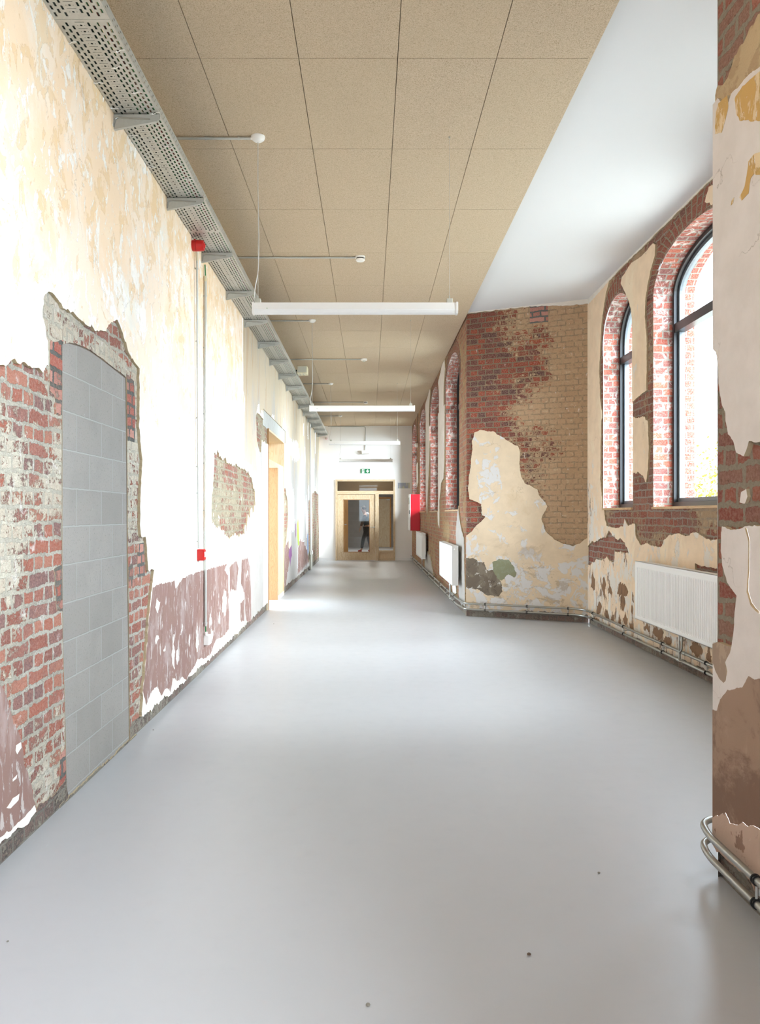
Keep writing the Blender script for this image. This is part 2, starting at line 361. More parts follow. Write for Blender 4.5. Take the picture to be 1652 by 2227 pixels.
class MB:
    """collects shapes in local coordinates, build() links them as one mesh"""
    def __init__(s): s.v = []; s.f = []; s.sm = []
    def add(s, v, f, sm=False):
        n = len(s.v); s.v += [tuple(p) for p in v]; s.f += [tuple(i + n for i in q) for q in f]; s.sm += [sm] * len(f); return s
    def box(s, x0, x1, y0, y1, z0, z1, bev=0):
        if x0 > x1: x0, x1 = x1, x0
        if y0 > y1: y0, y1 = y1, y0
        if z0 > z1: z0, z1 = z1, z0
        if bev:
            bm = bmesh.new(); bmesh.ops.create_cube(bm, size=1)
            for v in bm.verts: v.co = Vector(((x0 + x1) / 2 + v.co.x * (x1 - x0), (y0 + y1) / 2 + v.co.y * (y1 - y0), (z0 + z1) / 2 + v.co.z * (z1 - z0)))
            bmesh.ops.bevel(bm, geom=bm.edges[:], offset=bev, segments=2, profile=.5, affect='EDGES')
            bm.verts.ensure_lookup_table(); s.add([v.co[:] for v in bm.verts], [[v.index for v in f.verts] for f in bm.faces]); bm.free(); return s
        v = [(x, y, z) for x in (x0, x1) for y in (y0, y1) for z in (z0, z1)]
        return s.add(v, [(0, 1, 3, 2), (4, 6, 7, 5), (0, 4, 5, 1), (2, 3, 7, 6), (0, 2, 6, 4), (1, 5, 7, 3)])
    def tube(s, pts, r, seg=12, cap=True):
        pts = [Vector(p) for p in pts]; vs = []; fs = []
        n = len(pts); up = None
        rr = r if isinstance(r, (list, tuple)) else [r] * n
        for i, p in enumerate(pts):
            d = (pts[min(i + 1, n - 1)] - pts[max(i - 1, 0)]).normalized()
            if up is None:
                a = Vector((0, 0, 1)) if abs(d.z) < .9 else Vector((1, 0, 0)); up = (a - d * a.dot(d)).normalized()
            else: up = (up - d * up.dot(d)).normalized()
            sd = d.cross(up)
            for k in range(seg):
                an = 2 * pi * k / seg; vs.append(p + (up * cos(an) + sd * sin(an)) * rr[i])
        for i in range(n - 1):
            for k in range(seg):
                a = i * seg + k; b = i * seg + (k + 1) % seg; fs.append((a, b, b + seg, a + seg))
        s.add(vs, fs, True)
        if cap:
            m = len(s.v) - len(vs); s.f += [tuple(m + k for k in reversed(range(seg))), tuple(m + (n - 1) * seg + k for k in range(seg))]; s.sm += [False, False]
        return s
    def lathe(s, prof, axis='z', c=(0, 0, 0), seg=24):
        vs = []; fs = []; n = len(prof)
        for r, h in prof:
            for k in range(seg):
                a = 2 * pi * k / seg; x, y = r * cos(a), r * sin(a)
                p = {'z': (x, y, h), 'x': (h, x, y), 'y': (x, h, y)}[axis]
                vs.append((p[0] + c[0], p[1] + c[1], p[2] + c[2]))
        for i in range(n - 1):
            for k in range(seg):
                a = i * seg + k; b = i * seg + (k + 1) % seg; fs.append((a, b, b + seg, a + seg))
        fs.append(tuple(reversed(range(seg)))); fs.append(tuple((n - 1) * seg + k for k in range(seg)))
        return s.add(vs, fs, True)
    def prism(s, poly, axis, a, b):
        """poly in the two other axes, extruded from a to b"""
        n = len(poly); vs = []
        for h in (a, b):
            for p, q in poly: vs.append({'x': (h, p, q), 'y': (p, h, q), 'z': (p, q, h)}[axis])
        fs = [tuple(reversed(range(n))), tuple(range(n, 2 * n))] + [(i, (i + 1) % n, n + (i + 1) % n, n + i) for i in range(n)]
        return s.add(vs, fs)
    def build(s, name, mat, parent=None, label=None):
        me = bpy.data.meshes.new(name); me.from_pydata(s.v, [], s.f); me.materials.append(M[mat] if isinstance(mat, str) else mat)
        me.polygons.foreach_set('use_smooth', s.sm)
        bm = bmesh.new(); bm.from_mesh(me); bmesh.ops.recalc_face_normals(bm, faces=bm.faces); bm.to_mesh(me); bm.free()
        if any(s.sm): 
            try: me.set_sharp_from_angle(angle=.7)
            except Exception: pass
        o = bpy.data.objects.new(name, me); COL.objects.link(o)
        if parent: o.parent = parent
        if label: o['label'] = label
        return o

def copy_tree(o, parent=None):
    c = o.copy(); COL.objects.link(c); c.parent = parent
    for ch in list(o.children): copy_tree(ch, c)
    return c

def fillet(pts, r, n=6):
    pts = [Vector(p) for p in pts]; out = [pts[0]]
    for a, b, c in zip(pts, pts[1:], pts[2:]):
        d1 = (a - b); d2 = (c - b); q = min(r, d1.length * .45, d2.length * .45)
        p1 = b + d1.normalized() * q; p2 = b + d2.normalized() * q
        for i in range(n + 1):
            t = i / n; out.append(p1 * (1 - t) ** 2 + b * 2 * t * (1 - t) + p2 * t * t)
    return out + [pts[-1]]

# ---- walls: a plane from p0 to p1 split into regions with ragged borders, each region at its own depth
class Wall:
    def __init__(s, p0, p1, side):
        s.p0 = np.array(p0, float); s.p1 = np.array(p1, float); d = s.p1 - s.p0; s.L = float(np.linalg.norm(d)); s.t = d / s.L
        n = np.array([-s.t[1], s.t[0]]); s.n = n if side > 0 else -n
        s.regs = []
    def px(s, x, y, off=0.0):
        """where the sight line of pixel x,y meets the wall: (distance along the wall, height)"""
        r = np.array([(x - VX) / F, 1.0]); p0 = s.p0 + s.n * off
        k = np.dot(p0, s.n) / np.dot(r, s.n); p = r * k
        return (float(np.dot(p - s.p0, s.t)), EYE + k * (VY - y) / F)
    def P(s, pts, off=0.0): return [s.px(x, y, off) for x, y in pts]
    def at(s, u, z, off=0.0):
        q = s.p0 + s.t * u + s.n * off; return (q[0], q[1], z)
    def reg(s, poly, mat, lvl=.0, amp=.012, step=.02, uvf=None, edge='edge', drip=0.0):
        if amp or drip: poly = rough(poly, amp, step, drip)
        s.regs.append(dict(poly=poly, mat=mat, lvl=lvl, uvf=uvf, edge=edge))
    def build(s, name, base_mat, rects, base_lvl=0.0, parent=None):
        vs = []; es = []
        def loop(p):
            n = len(vs); vs.extend(Vector(q) for q in p); es.extend((n + i, n + (i + 1) % len(p)) for i in range(len(p)))
        u0, u1, z0, z1 = rects
        loop([(u0, z0), (u1, z0), (u1, z1), (u0, z1)])
        for r in s.regs: loop(r['poly'])
        V, E, Fc, *_ = delaunay_2d_cdt(vs, es, [], 0, 1e-6)
        V = np.array([tuple(v) for v in V]); T = np.array([f for f in Fc if len(f) == 3])
        C = V[T].mean(axis=1)
        A = V[T]; area = np.abs((A[:, 1, 0] - A[:, 0, 0]) * (A[:, 2, 1] - A[:, 0, 1]) - (A[:, 2, 0] - A[:, 0, 0]) * (A[:, 1, 1] - A[:, 0, 1]))
        idx = np.zeros(len(T), int)
        for k, r in enumerate(s.regs):
            idx[inside(C, np.array(r['poly']))] = k + 1
        ins = (C[:, 0] > u0) & (C[:, 0] < u1) & (C[:, 1] > z0) & (C[:, 1] < z1) & (area > 1e-12)
        allr = [dict(mat=base_mat, lvl=base_lvl, uvf=None, edge='edge')] + s.regs
        mats = []; 
        def mid(m):
            if m not in mats: mats.append(m)
            return mats.index(m)
        verts = []; key = {}; faces = []; mi = []; uvs = []
        def vid(i, lvl):
            kk = (int(i), round(lvl, 5))
            if kk not in key:
                key[kk] = len(verts); verts.append(s.at(V[i][0], V[i][1], lvl))
            return key[kk]
        flip = None; edge_of = {}
        for ti in np.nonzero(ins)[0]:
            r = allr[idx[ti]]
            for a in range(3):
                e = (int(T[ti][a]), int(T[ti][(a + 1) % 3])); edge_of.setdefault((min(e), max(e)), []).append(ti)
            if r['mat'] is None: continue
            tri = [int(q) for q in T[ti]]
            A3 = [Vector(s.at(V[q][0], V[q][1], r['lvl'])) for q in tri]
            nn = (A3[1] - A3[0]).cross(A3[2] - A3[0])
            if nn.x * s.n[0] + nn.y * s.n[1] < 0: tri.reverse()
            faces.append(tuple(vid(q, r['lvl']) for q in tri)); mi.append(mid(r['mat']))
            for q in tri:
                uvs.append(r['uvf'](V[q][0], V[q][1]) if r['uvf'] else (V[q][0], V[q][1]))
        for (a, b), ts in edge_of.items():
            if len(ts) == 1 and allr[idx[ts[0]]]['mat'] is not None:
                r1 = allr[idx[ts[0]]]
                if r1['lvl'] > .002:
                    faces.append((vid(a, r1['lvl']), vid(b, r1['lvl']), vid(b, -.01), vid(a, -.01))); mi.append(mid(r1['mat']))
                    uvs += [tuple(V[a]), tuple(V[b]), tuple(V[b]), tuple(V[a])]
            if len(ts) != 2: continue
            r1, r2 = allr[idx[ts[0]]], allr[idx[ts[1]]]
            if r1['mat'] is None or r2['mat'] is None or abs(r1['lvl'] - r2['lvl']) < .0008: continue
            hi, lo = (r1, r2) if r1['lvl'] > r2['lvl'] else (r2, r1)
            faces.append((vid(a, hi['lvl']), vid(b, hi['lvl']), vid(b, lo['lvl']), vid(a, lo['lvl']))); mi.append(mid(hi['edge']))
            uvs += [tuple(V[a]), tuple(V[b]), tuple(V[b]), tuple(V[a])]
        o = mesh_obj(name, verts, faces, mats, mi, uvs, parent=parent)
        return o

def inside(C, poly):
    res = np.zeros(len(C), bool)
    lo = poly.min(0); hi = poly.max(0)
    cand = np.nonzero((C[:, 0] >= lo[0]) & (C[:, 0] <= hi[0]) & (C[:, 1] >= lo[1]) & (C[:, 1] <= hi[1]))[0]
    if not len(cand): return res
    x = C[cand, 0][:, None]; y = C[cand, 1][:, None]
    a = poly; b = np.roll(poly, -1, axis=0)
    cnt = np.zeros(len(cand), int)
    for i in range(0, len(a), 256):
        ax, ay, bx, by = a[i:i + 256, 0], a[i:i + 256, 1], b[i:i + 256, 0], b[i:i + 256, 1]
        cond = ((ay > y) != (by > y))
        with np.errstate(divide='ignore', invalid='ignore'):
            xi = ax + (y - ay) * (bx - ax) / (by - ay)
        cnt += (cond & (x < xi)).sum(axis=1)
    res[cand] = cnt % 2 == 1
    return res

def rough(poly, amp, step, drip=0.0):
    out = []; n = len(poly)
    for i in range(n):
        a = poly[i]; b = poly[(i + 1) % n]; L = math.hypot(b[0] - a[0], b[1] - a[1]); k = max(1, int(L / step))
        k = min(k, 400)
        for j in range(k):
            t = j / k; out.append((a[0] + (b[0] - a[0]) * t, a[1] + (b[1] - a[1]) * t))
    res = []
    for u, z in out:
        du = dz = 0.0
        for f, w in ((5, 1.2), (15, 1.1), (40, .8), (90, .4)):
            v = mnoise.noise_vector(Vector((u * f, z * f, 3.3))); du += v.x * w; dz += v.y * w
        dd = 0.0
        if drip:
            dd = drip * (mnoise.noise(Vector((u * 9, .7, z * .8))) + .7 * mnoise.noise(Vector((u * 31, 4.7, z * 1.3))))
        res.append((u + du * amp, z + dz * amp + dd))
    return res

def blob(u, z, w, h, n=14, seed=0):
    rnd = random.Random(seed); return [(u + w / 2 * cos(2 * pi * i / n) * rnd.uniform(.6, 1.15), z + h / 2 * sin(2 * pi * i / n) * rnd.uniform(.7, 1.15)) for i in range(n)]

def flames(W, umin, umax, z0, z1, n, mat, lvl, seed, wr=(.02, .07), hr=(.08, .4), amp=.012):
    rnd = random.Random(seed)
    for i in range(n):
        u = rnd.uniform(umin, umax); z = rnd.uniform(z0, z1)
        W.reg(blob(u, z, rnd.uniform(*wr), rnd.uniform(*hr), 12, seed + i), mat, lvl, amp, .015)

CEIL, WCEIL = 4.202, 4.283
# ------------------------------------------------------------------ floor
fl = mesh_obj('floor', [(-1.9, -4, 0), (3.3, -4, 0), (3.3, 36, 0), (-1.9, 36, 0), (-5, 11, 0), (-5, 15, 0), (-1.9, 11, 0), (-1.9, 15, 0)],
              [(0, 1, 2, 3), (4, 6, 7, 5)], 'floor')
tag(fl, kind='structure')

# ------------------------------------------------------------------ left wall
WL = Wall((-1.505, 0), (-1.580, 24.93), -1)
PL = .018
DY0, DY1 = 12.0, 14.25       # opening of the timber doorway, measured along the corridor
# (distance along the wall is practically the y coordinate)
p = WL.P
WL.reg([(-4, 1.9)] + p([(-300, 760), (-100, 800), (0, 790), (25, 785), (60, 800), (85, 805), (96, 790), (98, 740), (92, 710), (85, 690), (87, 645), (98, 632), (110, 640), (128, 668), (150, 675), (165, 690), (178, 702),
    (192, 705), (200, 718), (220, 722), (228, 708), (240, 700), (250, 698), (258, 715), (268, 755), (275, 770), (288, 790), (297, 800), (297, 870), (297, 930), (300, 960), (305, 1000), (298, 1080), (300, 1165),
    (312, 1170), (316, 1240), (330, 1237), (323, 1290), (318, 1340), (310, 1440), (305, 1500), (302, 1570), (285, 1640)]) + [(5.3, -.3), (-4, -.3)], 'brick_left', 0, .014)
WL.reg(p([(135, 750), (137, 712), (165, 712), (200, 724), (240, 756), (275, 790), (276, 824), (254, 806), (218, 778), (174, 752)]), 'brick_left', .001, .004, .03,
       uvf=lambda u, z: (z * 1.0 + .02 * u, u * .9), edge='edge_dark')
for q in ([(108, 742), (137, 738), (137, 905), (122, 902), (118, 860), (108, 850)], [(118, 1235), (137, 1225), (138, 1335), (122, 1325)], [(130, 1640), (143, 1625), (146, 1735), (128, 1712)],
          [(273, 812), (290, 826), (294, 900), (292, 962), (276, 958)], [(298, 1182), (312, 1180), (314, 1250), (299, 1256)], [(276, 1225), (288, 1225), (290, 1275), (277, 1275)],
          [(150, 748), (180, 752), (222, 780), (262, 812), (258, 822), (214, 790), (176, 762)]):
    WL.reg(p(q), 'brick_gray', .002, .006)
WL.reg(p([(134.5, 747), (150, 744), (174, 751), (195, 761), (218, 777), (240, 794), (254, 805), (275, 821), (277, 1000), (278, 1200), (281, 1400)]) + [WL.px(283, 1612)[:1] + (-.1,), WL.px(145, 1742)[:1] + (-.1,)] + p([(141, 1560), (136, 1400), (134, 1200), (134, 1000)]), 'edge_dark', -.004, .003)
WL.reg(p([(136.5, 749), (150, 747), (174, 754), (195, 764), (218, 780), (240, 797), (254, 808), (273, 823), (275, 1000), (276, 1200), (279, 1400)]) + [WL.px(281, 1612)[:1] + (-.1,), WL.px(147, 1742)[:1] + (-.1,)] + p([(143, 1560), (138, 1400), (136.5, 1200), (136.5, 1000)]), 'block', -.002, 0)
# low plaster remnant at the near end
WL.reg([(-3.9, 1.0)] + p([(-260, 1300), (-60, 1420), (0, 1500), (8, 1530), (20, 1570), (35, 1600), (45, 1660), (60, 1710), (68, 1765), (62, 1790), (0, 1840)]) + [(2.8, .11), (-3.9, .11)], 'plaster_maroon', PL, .01)
WL.reg([(-3.9, .2)] + p([(-200, 1975), (0, 1816), (30, 1790), (64, 1756), (71, 1775), (50, 1800), (0, 1844)]) + [(2.8, .10), (-3.9, .10)], 'plaster_white', PL + .0009, .010)
WL.reg(p([(25, 1620), (36, 1612), (37, 1625), (28, 1640), (24, 1632)]), 'plaster_white', PL + .0009, .004)
WL.reg(p([(4, 1760), (18, 1738), (32, 1728), (30, 1742), (14, 1762)]), 'plaster_white', PL + .0009, .005)
WL.reg(p([(18, 1695), (28, 1685), (26, 1694), (18, 1700)]), 'plaster_white', PL + .0009, .004)
# maroon dado left over between the blocked door and the timber door
MR = PL + .0009
WL.reg(p([(325, 1290), (326, 1276), (345, 1268), (374, 1262), (377, 1278), (395, 1256), (425, 1246), (445, 1238), (470, 1232), (490, 1226), (484, 1240), (492, 1250), (494, 1330), (494, 1370), (480, 1385), (465, 1392), (452, 1425),
          (440, 1430), (425, 1436), (410, 1462), (400, 1478), (390, 1472), (378, 1482), (370, 1475), (365, 1503), (355, 1497), (345, 1513), (335, 1492), (322, 1503), (312, 1532), (305, 1502), (312, 1420), (318, 1340)]), 'plaster_maroon', MR, .008, .015, drip=.014)
WL.reg(p([(495, 1230), (512, 1221), (515, 1240), (512, 1265), (510, 1285), (496, 1280)]), 'plaster_maroon', MR, .01, .015, drip=.03)
WL.reg(p([(519, 1352), (518, 1315), (528, 1300), (532, 1340), (530, 1350)]), 'plaster_maroon', MR, .01, .015, drip=.03)
# grey painted zone
GR = PL + .0005
WL.reg(p([(524, 600), (524, 700), (525, 850), (529, 870), (527, 1000), (545, 1012), (556, 1080), (560, 1120), (567, 1130), (567, 940), (606, 960), (607, 1080), (622, 1120), (640, 1130), (655, 1150), (690, 1150), (693, 920), (700, 800)]), 'plaster_gray', GR, .006, .02)
WL.reg(p([(527, 1192), (538, 1182), (552, 1175), (560, 1163), (569, 1185), (570, 1380), (528, 1420)]), 'plaster_gray', GR, .01, .02, drip=.04)
WL.reg(p([(606, 1132), (625, 1140), (640, 1130), (660, 1130), (692, 1120), (692, 1260), (606, 1350)]), 'plaster_gray', GR, .01, .02, drip=.05)
WL.reg(p([(522, 1215), (534, 1213), (540, 1230), (542, 1290), (543, 1350), (536, 1362), (530, 1335), (528, 1290), (525, 1282), (520, 1270)]), 'plaster_maroon', MR, .01, .015, drip=.03)
for k, (x0, x1, y0, y1) in enumerate([(333, 341, 1302, 1330), (331, 340, 1380, 1396), (369, 375, 1378, 1470), (378, 383, 1415, 1450), (421, 427, 1375, 1425), (405, 408, 1385, 1412), (450, 456, 1340, 1368), (478, 490, 1285, 1345),
                                     (452, 460, 1370, 1395), (350, 355, 1400, 1410), (470, 475, 1340, 1360), (532, 536, 1240, 1252), (386, 392, 1365, 1380)]):
    a = WL.px(x0, (y0 + y1) / 2); b = WL.px(x1, (y0 + y1) / 2); hh = abs(WL.px((x0 + x1) / 2, y0)[1] - WL.px((x0 + x1) / 2, y1)[1])
    WL.reg(blob((a[0] + b[0]) / 2, a[1], b[0] - a[0], hh, 14, k), 'plaster_white', PL + .0018, .022, .010, drip=.05)
# brick showing
WL.reg(p([(462, 985), (470, 985), (480, 1000), (497, 1008), (515, 1015), (530, 1022), (545, 1040), (551, 1070), (552, 1100), (547, 1140), (535, 1162), (525, 1158), (515, 1165), (505, 1160), (495, 1171), (485, 1165),
          (475, 1150), (464, 1148), (456, 1130), (456, 1090), (460, 1040)]), 'brick_pale', 0, .02, .02, drip=.03)
# white flames left in the grey paint, above and beyond the door
for k, q in enumerate([[(555, 900), (558, 885), (566, 892), (574, 912), (572, 925), (556, 915)], [(580, 925), (589, 905), (593, 908), (597, 935), (590, 940)], [(610, 935), (614, 915), (622, 940), (628, 960), (645, 965), (650, 995), (640, 1000), (628, 985), (618, 975)],
                       [(552, 975), (560, 985), (564, 1010), (562, 1045), (556, 1030)], [(543, 1115), (552, 1100), (566, 1105), (568, 1170), (545, 1170), (530, 1180), (528, 1150)], [(624, 1070), (630, 1052), (637, 1080), (638, 1150), (626, 1155)],
                       [(662, 1100), (665, 1080), (668, 1140), (665, 1165)]]):
    WL.reg(p(q), 'plaster_white', PL + .0012, .012, .02, drip=.10)
flames(WL, 17.0, 23.5, 1.4, 3.6, 12, 'plaster_white', PL + .0012, 50, (.1, .35), (.2, .9), .02)
# brick round the timber door and lintel
WL.reg(p([(553, 905), (557, 897), (566, 908), (575, 920), (590, 935), (603, 942), (607, 960), (607, 1010), (605, 1060), (618, 1062), (623, 1090), (624, 1130), (620, 1175), (615, 1215), (612, 1250), (610, 1310)]) + [(14.0, -.2), (14.0, 2.5)] + p([(566, 957), (563, 985), (559, 975), (555, 950)]), 'brick_pale', 0, .02, .03)
WL.reg([(11.45, 2.72), (14.55, 2.72), (14.55, 2.95), (11.45, 2.95)], 'concrete', .006, .006, .05)
WL.reg(p([(669, 1090), (673, 1085), (673, 1215), (668, 1225)]), 'brick_pale', 0, .03, .04)
WL.reg(p([(676, 1075), (684, 1068), (691, 1076), (692, 1240), (678, 1240)]), 'brick_pale', 0, .03, .04)
WL.reg(p([(613, 1200), (622, 1175), (628, 1178), (629, 1210), (624, 1240), (618, 1280), (611, 1290)]), 'plaster_maroon', MR, .02, .03, drip=.06)
WL.reg(p([(646, 1188), (650, 1172), (658, 1178), (668, 1200), (669, 1225), (645, 1248)]), 'plaster_maroon', MR, .02, .03, drip=.06)
for q, m in (([(644, 1140), (646, 1128), (648, 1160), (648.5, 1186), (646, 1186), (644, 1165)], 'paint_lime'), ([(646, 1122), (648, 1120), (650, 1150), (648, 1160)], 'plaster_tan'), ([(625, 1165), (631, 1157), (631, 1190), (628, 1197), (625, 1190)], 'paint_peach'),
             ([(626, 1197), (631, 1186), (632.5, 1208), (630, 1215), (629, 1232), (627, 1215), (625, 1208)], 'paint_purple'), ([(640, 1140), (641.5, 1138), (641.5, 1165), (640, 1170)], 'paint_purple'),
             ([(666, 1165), (668, 1157), (669, 1200), (667, 1208), (666, 1190)], 'paint_blue'), ([(651, 1075), (653, 1070), (654, 1090), (652, 1095)], 'paint_peach'), ([(658, 1082), (660, 1078), (662, 1095), (660, 1105)], 'paint_peach')):
    WL.reg(p(q), m, PL + .002, .008, .02)
# dark footing all along, where the plaster ends above the floor
WL.reg([(5.07, -.2), (5.07, .09), (5.2, .10), (6.5, .075), (8.5, .07), (11.0, .10), (11.95, .12), (11.95, -.2)], 'brick_dark', -.004, .018, .02)
WL.reg([(14.3, -.2), (14.3, .14), (17, .12), (20.0, .11), (24.9, .11), (26, .1), (26, -.2)], 'brick_dark', -.004, .018, .03)
WL.reg([(-4.2, -.2), (-4.2, .09), (1, .09), (2.9, .105), (3.5, .09), (4.0, .10), (4.02, -.2)], 'brick_dark', .003, .014, .02)
WL.reg([(3.9, -.2), (3.9, .012), (5.2, .014), (5.2, -.2)], 'brick_dark', .006, .010, .01)
WL.reg([(DY0, -.5), (DY1, -.5), (DY1, 2.73), (DY0, 2.73)], None, 0, 0)
tag(WL.build('wall_left', 'plaster_left', (-4, 24.93, 0, WCEIL), PL), kind='structure')

# ------------------------------------------------------------------ timber doorway in the left wall
d2 = empty('door_2', (0, 0, 0), kind='structure')
xw = -1.542
MB().box(xw + .03, xw - .30, DY0, DY0 + .03, 0, 2.73).build('jamb', 'oak', d2)
MB().box(xw + .02, xw - .30, DY1 - .03, DY1, 0, 2.73).build('jamb', 'pine_pale', d2)
MB().box(xw + .02, xw - .30, DY0 + .03, DY1 - .03, 2.70, 2.73).build('head', 'pine_pale', d2)
MB().box(xw + .005, xw - .30, DY0 + .03, DY1 - .03, 2.215, 2.285).build('transom', 'pine_pale', d2)
MB().box(xw + .005, xw - .30, DY0 + 1.43, DY1 - .03, 0.0, 2.215).build('side_panel', 'pine_pale', d2)
MB().box(xw - .006, xw - .30, DY0 + 1.40, DY0 + 1.43, 0.0, 2.215).build('door_post', 'oak', d2)
MB().box(xw - .29, xw - .31, DY0 + .03, DY1 - .03, 2.285, 2.70).build('back_panel', 'pine_pale', d2)
MB().box(xw + .015, xw + .005, DY0 + 1.43, DY1 - .03, 0, .07).build('skirting', 'white_paint', d2)
# small room behind, seen as a sliver
rr = mesh_obj('wall_room', [(-5, 11, 0), (-5, 15, 0), (-5, 15, 3), (-5, 11, 3), (-1.9, 11, 0), (-1.9, 11, 3), (-1.9, 15, 0), (-1.9, 15, 3)],
              [(0, 4, 5, 3), (1, 6, 7, 2), (3, 2, 7, 5)], 'white_wall'); tag(rr, kind='structure')

# ------------------------------------------------------------------ end wall with door_1
EY = 24.93
def ex(x, d=EY): return (x - VX) * d / F
def ez(y, d=EY): return EYE + (VY - y) * d / F
dx0, dx1, dzt = ex(729.5), ex(858.8), ez(1043)
ew = MB()
ew.box(-1.60, dx0, EY, EY + .16, 0, CEIL + .1); ew.box(dx1, 1.40, EY, EY + .16, 0, CEIL + .1); ew.box(dx0, dx1, EY, EY + .16, dzt, CEIL + .1)
tag(ew.build('wall_end', 'white_wall'), kind='structure')
bb = MB().box(-1.58, dx0, EY - .012, EY, 0, .085).box(dx1, 1.31, EY - .012, EY, 0, .085)
tag(bb.build('baseboard_end', 'white_paint'), kind='structure')
d1 = empty('door_1', (0, EY, 0), kind='structure')
zt, zm1, zm0 = ez(1047), ez(1067.8), ez(1075)
f = MB().box(dx0, dx0 + .055, -.04, .10, 0, dzt).box(dx1 - .055, dx1, -.04, .10, 0, dzt)
f.build('frame_post', 'pine', d1)
MB().box(dx0 + .055, dx1 - .055, -.04, .10, zt, dzt).box(dx0 + .055, dx1 - .055, -.04, .10, zm0, zm1).build('frame_rail', 'pine_x', d1)
px0, px1 = ex(815.7), ex(823.5)
MB().box(px0, px1, -.04, .10, 0, zm0).build('mullion', 'pine', d1)
MB().box(px1, dx1 - .055, -.03, .09, 0, ez(1214.5)).box(px1, dx1 - .055, -.03, .09, ez(1201), ez(1197)).build('bottom_rail', 'pine_x', d1)
MB().box(px1, dx1 - .055, .02, .03, ez(1214.5), ez(1201)).build('kick_panel', 'pine_pale', d1)
MB().box(px1, dx1 - .055, .03, .04, ez(1197), zm0).build('side_glass', 'glass_door', d1)
MB().box(dx0 + .055, dx1 - .055, .03, .04, zm1, zt).build('transom_glass', 'glass_door', d1)
lx0, lx1 = dx0 + .06, px0 - .004; gx0, gx1, gz0, gz1 = ex(746.5), ex(804), ez(1201), ez(1086)
lf = MB().box(lx0, gx0, -.02, .035, .008, zm0 - .01).box(gx1, lx1, -.02, .035, .008, zm0 - .01)
leaf = lf.build('door_leaf', 'pine', d1)
MB().box(gx0, gx1, -.02, .035, .008, gz0).box(gx0, gx1, -.02, .035, gz1, zm0 - .01).build('leaf_rail', 'pine', leaf)
MB().box(gx0, gx1, .004, .010, gz0, gz1).build('leaf_glass', 'glass_door', leaf)
bd = MB()
for a, b, c, d in ((gx0, gx0 + .02, gz0, gz1), (gx1 - .02, gx1, gz0, gz1), (gx0, gx1, gz0, gz0 + .02), (gx0, gx1, gz1 - .02, gz1)): bd.box(a, b, -.024, -.005, c, d)
bd.build('glazing_bead', 'oak', leaf)
hz = ez(1146.5); hx = ex(813)
hd = MB().lathe([(.024, -.03), (.024, -.021)], 'y', (hx, 0, hz), 16).tube(fillet([(hx, -.02, hz), (hx, -.075, hz), (hx - .125, -.075, hz)], .015), .009, 10)
hd.build('door_handle', 'galv', leaf)

# lobby behind the end door
lob = MB().box(-1.75, -1.60, EY + .16, 35.2, 0, 3.0).box(1.35, 1.5, EY + .16, 35.2, 0, 3.0)
lo = mesh_obj('wall_lobby', [(-1.7, 35, 0), (1.45, 35, 0), (1.45, 35, 3.1), (-1.7, 35, 3.1), (-1.7, EY + .16, 0), (-1.7, EY + .16, 3.1), (1.45, EY + .16, 0), (1.45, EY + .16, 3.1)],
              [(0, 1, 2, 3), (4, 0, 3, 5), (1, 6, 7, 2)], ['block'], [0, 0, 0], [(0, 0), (3.15, 0), (3.15, 3.1), (0, 3.1), (0, 0), (10, 0), (10, 3.1), (0, 3.1), (0, 0), (10, 0), (10, 3.1), (0, 3.1)])
tag(lo, kind='structure')
lc = MB().box(-1.7, 1.45, EY + .1, 35, 3.1, 3.14).build('ceiling_lobby', 'white_wall'); tag(lc, kind='structure')
d3 = empty('door_3', (.64, 34.97, 0), kind='structure')
MB().box(-.24, .24, -.03, .0, .01, 2.12).build('door_leaf', 'pine', d3)
MB().box(-.30, -.24, -.05, 0, 0, 2.2).box(.24, .30, -.05, 0, 0, 2.2).box(-.24, .24, -.05, 0, 2.12, 2.2).build('frame', 'orange_wood', d3)
MB().box(.1, .24, -.07, -.045, 2.06, 2.11).build('door_closer', 'galv', d3)
d4 = empty('door_4', (-.98, 26.6, 0), kind='structure')
MB().box(-.55, .265, -.02, .02, .01, 2.2).build('door_leaf', 'orange_wood', d4)
MB().lathe([(.02, -.03), (.02, -.02)], 'y', (.19, 0, 1.10), 12).tube([(.19, -.03, 1.10), (.19, -.05, 1.10), (.08, -.05, 1.10)], .008).build('door_handle', 'galv', d4)
ih = MB().box(-1.6, 1.35, 27.2, 27.3, 2.24, 3.1).build('wall_header', 'dark_panel'); tag(ih, kind='structure')
fr2 = MB().box(-1.0, 1.0, 27.12, 27.2, 2.17, 2.24).box(.86, .92, 27.12, 27.3, 0, 2.17)
tag(fr2.build('trim_1', 'orange_wood'), kind='structure')
ll = bpy.data.lights.new('lobby_fill', 'AREA'); ll.energy = 55; ll.shape = 'RECTANGLE'; ll.size = 1.2; ll.size_y = .3; ll.color = (1, .97, .92)  # fill lights added to brighten the lobby, no fixture stands there
o = bpy.data.objects.new('lobby_fill', ll); o.location = (0.2, 31.0, 3.05); COL.objects.link(o)
ll2 = ll.copy(); ll2.energy = 12; o = bpy.data.objects.new('lobby_fill', ll2); o.location = (0, 26.2, 3.05); COL.objects.link(o)

# ------------------------------------------------------------------ right-hand walls
def arch_pts(c, a, zs, b, z0, n=28):
    pts = [(c + a, z0), (c + a, zs)]
    for i in range(1, n): 
        t = pi * i / n; pts.append((c + a * cos(t), zs + b * sin(t)))
    return pts + [(c - a, zs), (c - a, z0)]

